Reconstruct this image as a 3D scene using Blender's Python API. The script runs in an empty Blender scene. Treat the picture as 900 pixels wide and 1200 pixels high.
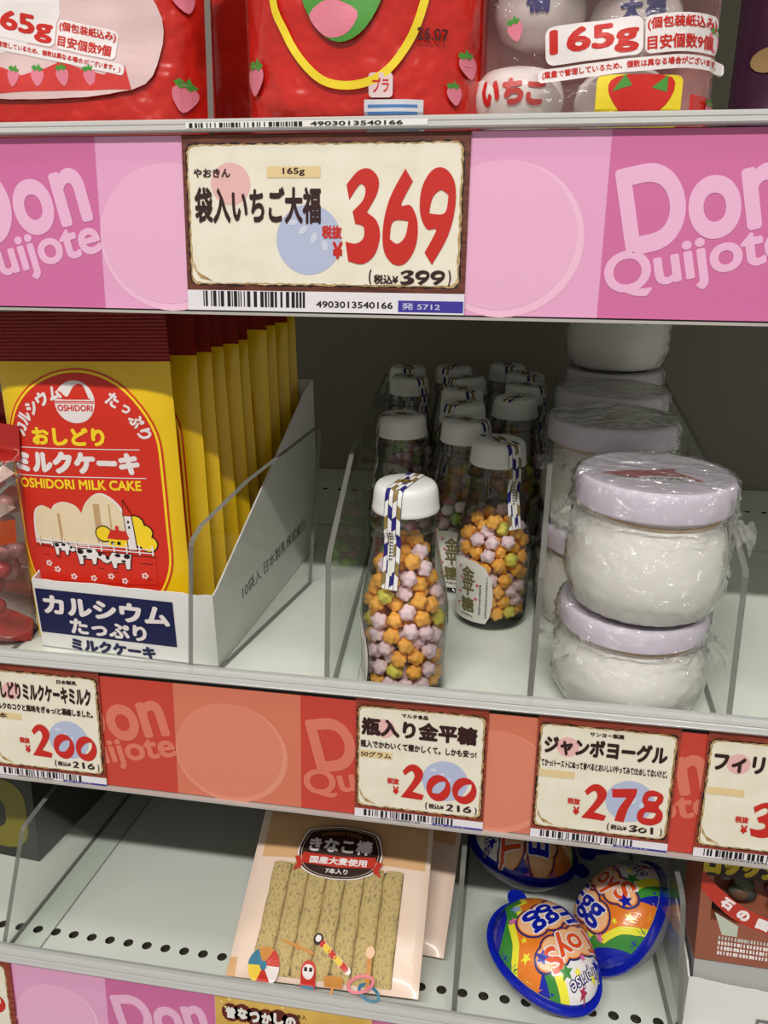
import bpy, bmesh, math, random
import numpy as np
from mathutils import Vector, Matrix, noise
C = bpy.context.scene.collection
PI = math.pi
rad = math.radians
random.seed(7)

# ---------------------------------------------------------------- camera, world, lamps, exposure
sc = bpy.context.scene
cd = bpy.data.cameras.new('camera'); cam = bpy.data.objects.new('camera', cd); C.objects.link(cam); sc.camera = cam
cp, cy, cr = rad(14.5637), rad(-8.9385), rad(-1.115)
fwd = Vector((math.sin(cy)*math.cos(cp), math.cos(cy)*math.cos(cp), -math.sin(cp)))
rt = Vector((math.cos(cy), -math.sin(cy), 0)); dn = fwd.cross(rt)
r2 = math.cos(cr)*rt+math.sin(cr)*dn; d2 = -math.sin(cr)*rt+math.cos(cr)*dn
M3 = Matrix((r2, -d2, -fwd)).transposed()
cam.matrix_world = Matrix.Translation((0, -.45, .30)) @ M3.to_4x4()
cd.sensor_fit = 'VERTICAL'; cd.sensor_height = 32; cd.lens = 32*921.4/1200; cd.clip_start = .01; cd.clip_end = 50
w = bpy.data.worlds.new('store_light'); sc.world = w; w.use_nodes = True
w.node_tree.nodes['Background'].inputs[0].default_value = (1, .95, .87, 1)
w.node_tree.nodes['Background'].inputs[1].default_value = .33
def area(name, loc, sx, sy, power, target, col=(1, .965, .91)):
    l = bpy.data.lights.new(name, 'AREA'); l.shape = 'RECTANGLE'; l.size = sx; l.size_y = sy; l.energy = power; l.color = col
    o = bpy.data.objects.new(name, l); C.objects.link(o); o.location = loc
    o.rotation_euler = (Vector(target)-Vector(loc)).to_track_quat('-Z', 'Y').to_euler(); return o
area('ceiling_tube_lamp', (-.1, -2.4, 2.62), 2.4, .06, 98, (0, 0, 0))
area('ceiling_tube_lamp', (-.1, -.75, 2.5), 2.4, .06, 11, (0, 0, 0))
vs = sc.view_settings
vs.view_transform = 'Standard'; vs.look = 'None'; vs.gamma = 1; vs.use_curve_mapping = False; vs.exposure = .06
sc.cycles.transparent_max_bounces = 40

# ---------------------------------------------------------------- materials
def lin(c):
    return tuple((x/12.92 if x <= .04045 else ((x+.055)/1.055)**2.4) for x in [v/255 for v in c])
MATS = {}
def mat(c, rough=.55, spec=.4, bump=0, bscale=300, metal=0, sss=0, coat=0, key=None):
    k = key or (c, rough, spec, bump, bscale, metal, sss, coat)
    if k in MATS: return MATS[k]
    m = bpy.data.materials.new('mat_%d' % len(MATS)); m.use_nodes = True; nt = m.node_tree
    b = nt.nodes['Principled BSDF']; b.inputs['Base Color'].default_value = (*lin(c), 1)
    b.inputs['Roughness'].default_value = rough; b.inputs['Specular IOR Level'].default_value = spec
    b.inputs['Metallic'].default_value = metal
    if coat: b.inputs['Coat Weight'].default_value = coat; b.inputs['Coat Roughness'].default_value = .12
    if sss:
        b.inputs['Subsurface Weight'].default_value = sss; b.inputs['Subsurface Radius'].default_value = (1, .7, .5)
        b.inputs['Subsurface Scale'].default_value = .004
    if bump:
        n = nt.nodes.new('ShaderNodeTexNoise'); n.inputs['Scale'].default_value = bscale; n.inputs['Detail'].default_value = 3
        t = nt.nodes.new('ShaderNodeTexCoord'); nt.links.new(t.outputs['Object'], n.inputs['Vector'])
        bp = nt.nodes.new('ShaderNodeBump'); bp.inputs['Strength'].default_value = bump; bp.inputs['Distance'].default_value = .002 if bscale > 30 else .012
        nt.links.new(n.outputs['Fac'], bp.inputs['Height']); nt.links.new(bp.outputs['Normal'], b.inputs['Normal'])
    MATS[k] = m; return m
def clear(key, tint, grazing, rough=.03, ior=1.45, bump=0, bscale=80, gain=1.0, haze=0, hazecol=(200, 200, 200)):
    if key in MATS: return MATS[key]
    m = bpy.data.materials.new(key); m.use_nodes = True; nt = m.node_tree; N = nt.nodes; L = nt.links
    for n in list(N): N.remove(n)
    out = N.new('ShaderNodeOutputMaterial'); tr = N.new('ShaderNodeBsdfTransparent'); gl = N.new('ShaderNodeBsdfGlossy')
    lw = N.new('ShaderNodeLayerWeight'); lw.inputs['Blend'].default_value = .35
    mc = N.new('ShaderNodeMix'); mc.data_type = 'RGBA'
    mc.inputs[6].default_value = (*lin(tint), 1); mc.inputs[7].default_value = (*lin(grazing), 1)
    L.new(lw.outputs['Facing'], mc.inputs[0]); L.new(mc.outputs[2], tr.inputs[0])
    gl.inputs['Roughness'].default_value = rough
    l5 = N.new('ShaderNodeLayerWeight'); l5.inputs['Blend'].default_value = .5; F0 = ((ior-1)/(ior+1))**2
    pw = N.new('ShaderNodeMath'); pw.operation = 'POWER'; pw.inputs[1].default_value = 5; L.new(l5.outputs['Facing'], pw.inputs[0])
    mg = N.new('ShaderNodeMath'); mg.operation = 'MULTIPLY_ADD'; mg.inputs[1].default_value = (1-F0)*gain; mg.inputs[2].default_value = F0*gain; mg.use_clamp = True
    L.new(pw.outputs[0], mg.inputs[0])
    mx = N.new('ShaderNodeMixShader'); L.new(mg.outputs[0], mx.inputs[0]); L.new(tr.outputs[0], mx.inputs[1]); L.new(gl.outputs[0], mx.inputs[2])
    last = mx
    if haze:
        df = N.new('ShaderNodeBsdfDiffuse'); df.inputs[0].default_value = (*lin(hazecol), 1)
        m2 = N.new('ShaderNodeMixShader'); m2.inputs[0].default_value = haze
        L.new(mx.outputs[0], m2.inputs[1]); L.new(df.outputs[0], m2.inputs[2]); last = m2
    if bump:
        n = N.new('ShaderNodeTexNoise'); n.inputs['Scale'].default_value = bscale; n.inputs['Detail'].default_value = 4; n.inputs['Distortion'].default_value = 1.2
        t = N.new('ShaderNodeTexCoord'); L.new(t.outputs['Object'], n.inputs['Vector'])
        bp = N.new('ShaderNodeBump'); bp.inputs['Strength'].default_value = bump; bp.inputs['Distance'].default_value = .010
        L.new(n.outputs['Fac'], bp.inputs['Height']); L.new(bp.outputs['Normal'], gl.inputs['Normal'])
    L.new(last.outputs[0], out.inputs[0]); MATS[key] = m; return m
def noise_mix(key, ca, cb, scale=(1, 1, 1), nscale=5, rough=.55, lo=.35, hi=.65, spec=.4):
    if key in MATS: return MATS[key]
    m = bpy.data.materials.new(key); m.use_nodes = True; nt = m.node_tree; N = nt.nodes; L = nt.links
    b = N['Principled BSDF']; b.inputs['Roughness'].default_value = rough; b.inputs['Specular IOR Level'].default_value = spec
    t = N.new('ShaderNodeTexCoord'); mp = N.new('ShaderNodeMapping'); mp.inputs['Scale'].default_value = scale
    n = N.new('ShaderNodeTexNoise'); n.inputs['Scale'].default_value = nscale; n.inputs['Detail'].default_value = 5
    r = N.new('ShaderNodeValToRGB'); r.color_ramp.elements[0].position = lo; r.color_ramp.elements[1].position = hi
    r.color_ramp.elements[0].color = (*lin(ca), 1); r.color_ramp.elements[1].color = (*lin(cb), 1)
    L.new(t.outputs['Object'], mp.inputs[0]); L.new(mp.outputs[0], n.inputs['Vector']); L.new(n.outputs['Fac'], r.inputs[0]); L.new(r.outputs[0], b.inputs['Base Color'])
    MATS[key] = m; return m
WHITE = mat((232, 230, 226)); BLACK = mat((22, 18, 18)); RED = mat((196, 38, 28), .5)
ACR = clear('acrylic', (254, 255, 254), (246, 248, 246), .02, 1.4, gain=.34)
ACE = clear('acrylic_edge', (165, 167, 163), (120, 121, 117), .15, 1.5, haze=.6, hazecol=(138, 138, 132))
GLASS = clear('bottle_glass', (255, 255, 255), (120, 124, 112), .03, 1.5, gain=1.5)
FILM = clear('film', (254, 254, 254), (240, 240, 238), .13, 1.5, bump=1.0, bscale=70, gain=2.4, haze=.03, hazecol=(235, 235, 232))
RUFF = clear('film_edge', (252, 252, 252), (244, 244, 242), .08, 1.4, bump=.9, bscale=70, gain=.8, haze=.12, hazecol=(240, 240, 236))
BAGFILM = clear('bag_film', (254, 250, 250), (244, 234, 234), .14, 1.45, bump=.9, bscale=38, gain=1.3, haze=.05, hazecol=(235, 225, 225))
RAIL = clear('rail_plastic', (205, 207, 205), (170, 172, 170), .12, 1.5, gain=1.5, haze=.6, hazecol=(220, 221, 219))
SHELF = noise_mix('shelf_enamel', (216, 222, 213), (221, 226, 217), (1, 1, 1), 8, .38)
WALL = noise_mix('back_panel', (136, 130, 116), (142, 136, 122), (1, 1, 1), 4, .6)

# ---------------------------------------------------------------- object helpers
def tag(o, label, cat, group=None, kind=None):
    o['label'] = label; o['category'] = cat
    if group: o['group'] = group
    if kind: o['kind'] = kind
    return o
def empty(name, loc=(0, 0, 0), rot=(0, 0, 0)):
    o = bpy.data.objects.new(name, None); C.objects.link(o); o.location = loc; o.rotation_euler = rot; o.empty_display_size = .02; return o
class MB:
    def __init__(s): s.v = []; s.f = []; s.m = []
    def add(s, vs_, fs, mi=0):
        n = len(s.v); s.v += [tuple(p) for p in vs_]; s.f += [[n+i for i in f] for f in fs]; s.m += [mi]*len(fs); return s
    def box(s, a, b, mi=0):
        x0, y0, z0 = a; x1, y1, z1 = b
        return s.add([(x0,y0,z0),(x1,y0,z0),(x1,y1,z0),(x0,y1,z0),(x0,y0,z1),(x1,y0,z1),(x1,y1,z1),(x0,y1,z1)],
              [(0,3,2,1),(4,5,6,7),(0,1,5,4),(1,2,6,5),(2,3,7,6),(3,0,4,7)], mi)
    def lathe(s, prof, n=48, mi=0, c=(0, 0, 0), cap0=False, cap1=False):
        vv = []; ff = []
        for r, z in prof:
            for k in range(n):
                a = 2*PI*k/n; vv.append((c[0]+r*math.cos(a), c[1]+r*math.sin(a), c[2]+z))
        for i in range(len(prof)-1):
            for k in range(n): k2 = (k+1) % n; ff.append((i*n+k, i*n+k2, (i+1)*n+k2, (i+1)*n+k))
        if cap0: ff.append(tuple(reversed(range(n))))
        if cap1: ff.append(tuple((len(prof)-1)*n+k for k in range(n)))
        return s.add(vv, ff, mi)
    def prism(s, poly, fn, t0, t1, mi=0, edge=None):
        n = len(poly); vv = [fn(u, v, t0) for u, v in poly]+[fn(u, v, t1) for u, v in poly]
        s.add(vv, [tuple(range(n)), tuple(reversed(range(n, 2*n)))], mi)
        return s.add(vv, [(i, i+n, (i+1) % n+n, (i+1) % n) for i in range(n)], mi if edge is None else edge)
    def tube(s, pts, r, n=8, mi=0, closed=False):
        P = [Vector(p) for p in pts]; vv = []; ff = []; K = len(P); up = Vector((0, 0, 1))
        for i, p in enumerate(P):
            if closed: d = P[(i+1) % K]-P[i-1]
            else: d = P[min(i+1, K-1)]-P[max(i-1, 0)]
            d.normalize(); a = d.cross(up)
            if a.length < 1e-4: a = d.cross(Vector((1, 0, 0)))
            a.normalize(); b = a.cross(d); rr = r[i] if isinstance(r, (list, tuple)) else r
            for k in range(n): t = 2*PI*k/n; vv.append(p+a*rr*math.cos(t)+b*rr*math.sin(t))
        for i in range(K if closed else K-1):
            j = (i+1) % K
            for k in range(n): k2 = (k+1) % n; ff.append((i*n+k, i*n+k2, j*n+k2, j*n+k))
        if not closed: ff += [tuple(reversed(range(n))), tuple((K-1)*n+k for k in range(n))]
        return s.add(vv, ff, mi)
    def grid(s, fn, nu, nv, mi=0, mfn=None):
        vv = [fn(i/nu, j/nv) for j in range(nv+1) for i in range(nu+1)]; n0 = len(s.v); s.v += [tuple(p) for p in vv]
        for j in range(nv):
            for i in range(nu):
                a = n0+j*(nu+1)+i; s.f.append([a, a+1, a+nu+2, a+nu+1]); s.m.append(mfn((i+.5)/nu, (j+.5)/nv) if mfn else mi)
        return s
    def build(s, name, mats, parent=None, smooth=True, sharp=35, weld=False, loc=None, rot=None):
        me = bpy.data.meshes.new(name); me.from_pydata(s.v, [], s.f)
        for m in (mats if isinstance(mats, (list, tuple)) else [mats]): me.materials.append(m)
        me.polygons.foreach_set('material_index', s.m)
        if weld:
            bm = bmesh.new(); bm.from_mesh(me); bmesh.ops.remove_doubles(bm, verts=bm.verts, dist=1e-5); bm.to_mesh(me); bm.free()
        if smooth:
            me.polygons.foreach_set('use_smooth', [True]*len(me.polygons)); me.set_sharp_from_angle(angle=rad(sharp))
        me.update(); o = bpy.data.objects.new(name, me); C.objects.link(o)
        if parent: o.parent = parent
        if loc: o.location = loc
        if rot: o.rotation_euler = rot
        return o
def copy_tree(o, parent=None):
    c = o.copy(); C.objects.link(c)
    if parent: c.parent = parent
    for ch in list(o.children): copy_tree(ch, c)
    return c

# ---------------------------------------------------------------- flat artwork, mapped onto a surface as thin raised print
DZ = .000008
def fit(v, w_, h, center=False):
    a = np.array(v, float); lo = a[:, :2].min(0); hi = a[:, :2].max(0); a[:, :2] = ((a[:, :2]-lo)/(hi-lo)-(.5 if center else 0))*np.array((w_, h)); return a
def curve_mesh(cu):
    o = bpy.data.objects.new('t', cu); me = bpy.data.meshes.new_from_object(o)
    v = [(p.co.x, p.co.y) for p in me.vertices]; f = [list(p.vertices) for p in me.polygons]
    bpy.data.objects.remove(o); bpy.data.curves.remove(cu); bpy.data.meshes.remove(me); return v, f
def text_mesh(t, off=0, shear=0, res=3, sp=1, n=6):
    cu = bpy.data.curves.new('t', 'FONT'); cu.body = t; cu.shear = shear; cu.resolution_u = res; cu.space_character = sp
    v, f = curve_mesh(cu)
    v = [(p[0], p[1], 0) for p in v]
    if off <= 0: return v, f
    V = list(v); F = list(f)      # bold: the same strokes laid side by side in one colour
    for k in range(n):
        n0 = len(V); a = 2*PI*k/n+.26; V += [(p[0]+off*1.1*math.cos(a), p[1]+off*1.1*math.sin(a), (k+1)*DZ) for p in v]; F += [[n0+i for i in q] for q in f]
    return V, F
def fill_mesh(loops):
    cu = bpy.data.curves.new('f', 'CURVE'); cu.dimensions = '2D'; cu.fill_mode = 'BOTH'
    for lp in loops:
        sp = cu.splines.new('POLY'); sp.points.add(len(lp)-1); sp.use_cyclic_u = True
        for i, p in enumerate(lp): sp.points[i].co = (p[0], p[1], 0, 1)
    return curve_mesh(cu)
def smooth_loop(pts, n=6, closed=True):
    """Catmull-Rom through points; a point given twice in a row is a corner."""
    out = []; K = len(pts)
    for i in range(K if closed else K-1):
        p0, p1, p2, p3 = [np.array(pts[k % K] if closed else pts[min(max(k, 0), K-1)], float) for k in (i-1, i, i+1, i+2)]
        if np.allclose(p1, p2): continue
        for t in np.linspace(0, 1, n, endpoint=False):
            out.append(tuple(.5*(2*p1+(p2-p0)*t+(2*p0-5*p1+4*p2-p3)*t*t+(3*p1-p0-3*p2+p3)*t**3)))
    if not closed: out.append(tuple(pts[-1]))
    return out
def ell(cx, cy, a, b, n=28, rot=0, t0=0, t1=2*PI):
    c, s = math.cos(rot), math.sin(rot); full = abs(t1-t0-2*PI) < 1e-6
    T = [t0+(t1-t0)*i/(n if full else n-1) for i in range(n)]
    return [(cx+a*math.cos(t)*c-b*math.sin(t)*s, cy+a*math.cos(t)*s+b*math.sin(t)*c) for t in T]
def star(cx, cy, r, rot=0, k=5, q=.45):
    return [(cx+(r if i % 2 == 0 else r*q)*math.cos(rot+PI/2+PI*i/k), cy+(r if i % 2 == 0 else r*q)*math.sin(rot+PI/2+PI*i/k)) for i in range(2*k)]
def rrect(u0, v0, u1, v1, r, n=5):
    o = []
    for cx, cy_, a in ((u1-r, v0+r, -PI/2), (u1-r, v1-r, 0), (u0+r, v1-r, PI/2), (u0+r, v0+r, PI)):
        o += [(cx+r*math.cos(a+PI/2*i/n), cy_+r*math.sin(a+PI/2*i/n)) for i in range(n+1)]
    return o
class Print:
    def __init__(s, xf=None): s.it = []; s.xf = xf
    def _put(s, v, f, m, l):
        if s.xf: v = [(*s.xf(p[0], p[1]), *p[2:]) for p in v]
        s.it.append((v, f, m, l)); return s
    def poly(s, pts, m, l=1): return s._put(*fill_mesh([pts]), m, l) if len(pts) > 4 else s._put(pts, [list(range(len(pts)))], m, l)
    def loops(s, lps, m, l=1): return s._put(*fill_mesh(lps), m, l)
    def rect(s, u0, v0, u1, v1, m, l=1): return s._put([(u0, v0), (u1, v0), (u1, v1), (u0, v1)], [[0, 1, 2, 3]], m, l)
    def rects(s, R, m, l=1):
        v = []; f = []
        for u0, v0, u1, v1 in R: n = len(v); v += [(u0, v0), (u1, v0), (u1, v1), (u0, v1)]; f.append([n, n+1, n+2, n+3])
        return s._put(v, f, m, l)
    def stroke(s, pts, w_, m, l=1):
        v = []; f = []; W = w_ if isinstance(w_, (list, tuple)) else [w_]*len(pts)
        for i, p in enumerate(pts):
            n = len(v); v += [(*e, i*DZ*.15) for e in ell(p[0], p[1], W[i]/2, W[i]/2, 10)]; f.append(list(range(n, n+10)))
        for i in range(len(pts)-1):
            a = np.array(pts[i]); b = np.array(pts[i+1]); d = b-a; q = np.hypot(*d)
            if q < 1e-9: continue
            nn = np.array((-d[1], d[0]))/q/2; n = len(v)
            z = (i+.5)*DZ*.15; v += [(*(a-nn*W[i]), z), (*(b-nn*W[i+1]), z), (*(b+nn*W[i+1]), z), (*(a+nn*W[i]), z)]; f.append([n, n+1, n+2, n+3])
        return s._put(v, f, m, l)
    def text(s, t, box, m, l=2, off=.03, shear=0, rot=0, sp=1, curve=None):
        v, f = text_mesh(t, off, shear, sp=sp); u0, v0, u1, v1 = box; a = fit(v, u1-u0, v1-v0)
        if curve: a[:, 1] += curve*((a[:, 0]/(u1-u0)*2-1)**2-1)
        c, q = math.cos(rot), math.sin(rot); a = np.stack((a[:, 0]*c-a[:, 1]*q+u0, a[:, 0]*q+a[:, 1]*c+v0, a[:, 2]), 1)
        return s._put([tuple(p) for p in a], f, m, l)
    def glyph(s, t, cx, cy_, w_, h, m, l=2, off=.03, rot=0):
        v, f = text_mesh(t, off); a = fit(v, w_, h, True)
        c, q = math.cos(rot), math.sin(rot)
        return s._put([(p[0]*c-p[1]*q+cx, p[0]*q+p[1]*c+cy_, p[2]) for p in a], f, m, l)
    def digits(s, t, box, m, l=3, gap=.06):
        u0, v0, u1, v1 = box; n = len(t); wd = (u1-u0)/n
        for i, ch in enumerate(t):
            lps = [[(u0+wd*(i+gap/2+p[0]*(1-gap)), v0+(v1-v0)*p[1]) for p in lp] for lp in DIG[ch]]
            if ch == '0': lps = [[(p[0], v0+(p[1]-v0)*.78) for p in lp] for lp in lps]
            s.loops(lps, m, l)
        return s
    def build(s, name, parent, fn, cell=None, dl=.00012, h0=0):
        mats = []; V = []; F = []; MI = []
        for v, f, m, l in s.it:
            if m not in mats: mats.append(m)
            mi = mats.index(m)
            if cell:
                bm = bmesh.new(); bv = [bm.verts.new((p[0], p[1], p[2] if len(p) > 2 else 0)) for p in v]
                for q in f:
                    try: bm.faces.new([bv[i] for i in q])
                    except ValueError: pass
                bmesh.ops.triangulate(bm, faces=[q for q in bm.faces if len(q.verts) > 4])
                for ax in (0, 1):
                    lo = min(p[ax] for p in v); hi = max(p[ax] for p in v)
                    for k in range(math.ceil(lo/cell), math.floor(hi/cell)+1):
                        no = (1, 0, 0) if ax == 0 else (0, 1, 0)
                        bmesh.ops.bisect_plane(bm, geom=bm.verts[:]+bm.edges[:]+bm.faces[:], plane_co=tuple(k*cell*x for x in no), plane_no=no, dist=1e-7)
                bm.verts.ensure_lookup_table(); bm.verts.index_update()
                v = [tuple(p.co) for p in bm.verts]; f = [[x.index for x in q.verts] for q in bm.faces]; bm.free()
            n = len(V); V += [tuple(fn(p[0], p[1], h0+l*dl+(p[2] if len(p) > 2 else 0))) for p in v]; F += [[n+i for i in q] for q in f]; MI += [mi]*len(f)
        me = bpy.data.meshes.new(name); me.from_pydata(V, [], F)
        for m in mats: me.materials.append(m)
        me.polygons.foreach_set('material_index', MI); me.update()
        o = bpy.data.objects.new(name, me); C.objects.link(o)
        if parent: o.parent = parent
        return o
FLAT = lambda u, v, h: (u, -h, v)
def c2(*p): return [q for a in p for q in ((a, a) if len(a) == 2 else (a[:2],))]
S = smooth_loop
def P(*a): # (x,y) smooth, (x,y,1) corner
    o = []
    for p in a: o += [p[:2], p[:2]] if len(p) == 3 else [p]
    return S(o, 5)
DIG = {
 '0': [ell(.5, .5, .5, .5, 36), P((.24, .3, 1), (.27, .5), (.5, .72), (.78, .78, 1), (.76, .55), (.52, .3))],
 '1': [P((.3, .95, 1), (.62, 1, 1), (.7, .02, 1), (.36, 0, 1))],
 '2': [P((.05, .78, 1), (.3, .97), (.6, 1), (.88, .84), (.88, .62), (.66, .36), (.48, .2, 1), (.97, .13, 1), (.9, -.02, 1), (.0, .0, 1), (.3, .3), (.55, .62), (.5, .78), (.38, .8), (.16, .66, 1))],
 '3': [P((.02, .84, 1), (.35, .98), (.68, 1), (.93, .9), (.9, .75), (.64, .57), (.62, .55), (.9, .46), (1, .3), (.85, .1), (.5, .0), (.08, .03, 1), (.0, .24, 1), (.3, .22), (.52, .28), (.52, .4), (.28, .43, 1), (.2, .56, 1), (.5, .68), (.56, .8), (.4, .84), (.1, .68, 1))],
 '6': [P((.62, 1, 1), (.84, .87, 1), (.6, .7), (.54, .62), (.8, .62), (1, .45), (.97, .2), (.7, .02), (.35, .0), (.06, .14), (.02, .4), (.2, .7)), P((.22, .27, 1), (.26, .42), (.4, .47), (.74, .46, 1), (.66, .3), (.44, .22))],
 '7': [P((.02, .92, 1), (.5, .96), (.98, 1, 1), (.95, .78), (.72, .4), (.6, .0, 1), (.24, .02, 1), (.36, .38), (.62, .72, 1), (.08, .68, 1))],
 '8': [ell(.55, .74, .4, .26, 26)[13:]+ell(.55, .74, .4, .26, 26)[:1]+ell(.5, .27, .5, .27, 26)[:14], P((.35, .7, 1), (.45, .82), (.72, .84, 1), (.65, .7)), P((.25, .2, 1), (.35, .36), (.74, .36, 1), (.62, .2))],
}
DIG['8'] = [S([(.55, 1), (.9, .9), (.93, .7), (.8, .55), (.98, .38), (.95, .14), (.6, 0), (.2, .03), (.02, .2), (.08, .4), (.26, .53), (.15, .7), (.25, .93)], 5)]+DIG['8'][1:]
DIG['9'] = [[(1-x, 1-y) for x, y in lp] for lp in DIG['6']]
def ragged(u0, v0, u1, v1, r, j, seed):
    rn = random.Random(seed); base = rrect(u0, v0, u1, v1, r, 4); out = []
    for i, p in enumerate(base):
        q = base[(i+1) % len(base)]; L_ = math.hypot(q[0]-p[0], q[1]-p[1]); k = max(1, int(L_/.0022))
        for t in range(k): out.append((p[0]+(q[0]-p[0])*t/k+rn.uniform(-j, j), p[1]+(q[1]-p[1])*t/k+rn.uniform(-j, j)))
    return out
def barcode(pr, u0, v0, u1, v1, seed, m=BLACK, l=2):
    rn = random.Random(seed); R = []; u = u0; un = (u1-u0)/95
    while u < u1-2*un:
        a = rn.choice((1, 1, 2, 3))*un; R.append((u, v0, u+a, v1)); u += a+rn.choice((1, 1, 2, 3))*un
    pr.rects(R, m, l)

# ================================================================ the setting and the shelves
XL, XR = -.75, .62
DEP = .535
tl = .0997                     # the middle shelf slopes down towards the front
def zf(y): return .042+.1*y
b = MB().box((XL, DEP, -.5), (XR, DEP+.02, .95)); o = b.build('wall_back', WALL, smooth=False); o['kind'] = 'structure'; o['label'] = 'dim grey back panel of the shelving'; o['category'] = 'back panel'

def floor_with_holes(name, y0, y1, rows, parent, th=.018):
    lps = [[(XL, y0), (XR, y0), (XR, y1), (XL, y1)]]
    for yh, x0, n, sp, r in rows: lps += [ell(x0+sp*i, yh, r, r, 14) for i in range(n)]
    v, f = fill_mesh(lps); m = MB().add([(p[0], p[1], 0) for p in v], f, 0)
    for lp in lps: 
        k = len(lp); m.add([(*p, 0) for p in lp]+[(*p, -.004) for p in lp], [(i, (i+1) % k, (i+1) % k+k, i+k) for i in range(k)], 0 if k == 4 else 1)  # hole walls coloured dark, the shade inside the holes is painted in
    m.box((XL, y0, -th), (XR, y1, -.0045), 1)
    return m.build(name, [SHELF, mat((60, 56, 48))], parent, smooth=False)
def rail(parent, zb, zt, lip, strip_top):
    """price rail in front of a board: black backing, clear lip on top, thin clear lower edge"""
    m = MB().box((XL, .0015, zb-.001), (XR, .006, zt-.001)); m.build('rail_backing', BLACK, parent, smooth=False)
    t = []
    h = lip-strip_top
    prof = [(-.004, strip_top), (-.0046, strip_top+h*.12), (-.0040, strip_top+h*.2), (-.0034, strip_top+h*.42), (-.0026, strip_top+h*.5), (-.0030, strip_top+h*.58), (-.0024, strip_top+h*.8), (-.001, strip_top+h*.97), (.0015, lip), (.0045, lip-.001), (.0055, strip_top+.002), (.0012, strip_top)]
    m = MB().prism(prof, lambda u, v, t_: (t_, u, v), XL, XR); m.build('rail_lip', RAIL, parent, smooth=True, sharp=25)
    m = MB().box((XL, -.0026, zb-.0022), (XR, .006, zb-.0006)); m.build('lower_edge', mat((178, 172, 168), .25, .6), parent, smooth=False)
sh = empty('shelf_board', (0, 0, 0)); tag(sh, 'upper store shelf behind the wide pink promotional strip, holding red sweet bags', 'shelf', 'store shelves')
MB().box((XL, .007, .366), (XR, DEP-.002, .385)).build('board', SHELF, sh, smooth=False)
rail(sh, .2965, .392, .3985, .3915)
sh = empty('shelf_board'); tag(sh, 'middle store shelf with orange-red strips along its front edge, holding bottles and jars', 'shelf', 'store shelves')
e = floor_with_holes('board', .007, .336, [(.03, -.7, 80, .0165, .003)], sh); e.location.z = .042; e.rotation_euler.x = tl
e = floor_with_holes('rear_board', .3385, DEP-.002, [(.4535, -.712, 76, .0178, .0032)], sh); e.location.z = .0428; e.rotation_euler.x = tl
rail(sh, -.0285, .0615, .0688, .0602)
sh = empty('shelf_board'); tag(sh, 'lower store shelf with a row of round holes near its front edge', 'shelf', 'store shelves')
e = floor_with_holes('board', .007, DEP-.002, [(.0345, -.7005, 84, .0157, .0039)], sh); e.location.z = -.196
rail(sh, -.281, -.193, -.181, -.192)

# ---- promotional strips
def strip(z0, z1, panels, dark, light, pale, label, ptone):
    h = z1-z0; base = empty('promotional_strip', (0, .0008, z0)); tag(base, label, 'shelf strip', 'promotional strips along the shelf edges')
    x0 = panels[0][0]; x1 = panels[-1][1]
    MB().box((x0, 0, 0), (x1, .0006, h)).build('paper', mat(light, .45), base, smooth=False)
    LT = mat(pale, .45); DK = mat(dark, .45); PT = mat(ptone, .45)
    for a, c, kind in panels:
        k = (c-a)/.0949; pr = Print()
        if kind == 'D':
            pr.rect(a, 0, c, h, DK, 1)
            kk = h/.0955
            ca, sa = math.cos(rad(13)), math.sin(rad(13))
            def lg(t, ox, oy, w_, y0, y1, off):
                v, f = text_mesh(t, off, res=9, n=14); A = fit(v, w_, y1-y0); A[:, 1] += y0
                pr._put([(a+ox*k+p[0]*ca*k-p[1]*sa*k, (oy+p[0]*sa+p[1]*ca)*kk, p[2]) for p in A], f, LT, 2)
            lg('Don', .0128, .0315, .081, 0, .045, .030); lg('Quijote', .0045, .0115, .094, -.0065, .0215, .026)
            pr.build('lettering', base, FLAT)
        else:
            cx, cy_ = (a+c)/2-.005*k, h*.42; r = .041*k
            pr.loops([ell(cx, cy_, r*1.04, r*.98, 40)], PT, 1)
            pr.loops([ell(cx-.0015, cy_+.002, r*.98, r*.93, 40)], mat(tuple(int(.5*(x+y)) for x, y in zip(light, ptone)), .45), 2)
            pr.build('pale_disc', base, FLAT)
    return base
PK = (205, 108, 160); PKL = (226, 162, 200); PKP = (232, 178, 210); PKM = (236, 186, 212)
strip(.2968, .3905, [(-.5252, -.4308, 'L'), (-.4308, -.336, 'D'), (-.336, -.241, 'D'), (-.241, -.1461, 'L'), (-.1461, -.0514, 'D'), (-.0514, .0435, 'L'), (.0435, .1384, 'D'), (.1384, .2333, 'L')], PK, PKL, PKP, 'wide pink paper strip along the upper shelf edge, behind the biggest price card', PKM)
OR = (196, 66, 52); ORL = (210, 118, 92); ORP = (216, 118, 96); ORM = (222, 142, 118)
strip(-.0283, .0552, [(-.4741, -.3866, 'D'), (-.3866, -.2991, 'L'), (-.2991, -.2115, 'D'), (-.2115, -.1235, 'L'), (-.1235, -.036, 'D'), (-.036, .0518, 'L'), (.0518, .139, 'D'), (.139, .226, 'L')], OR, ORL, ORP, 'orange-red paper strip along the middle shelf edge, behind four price cards', ORM)
strip(-.2808, -.1945, [(-.5315, -.444, 'L'), (-.444, -.3565, 'D'), (-.3565, -.2789, 'L'), (-.2789, -.1918, 'D'), (-.1918, -.104, 'L'), (-.104, -.016, 'D')], PK, PKL, PKP, 'pink paper strip along the lowest shelf edge, beside the yellow sweet card', PKM)

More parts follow.
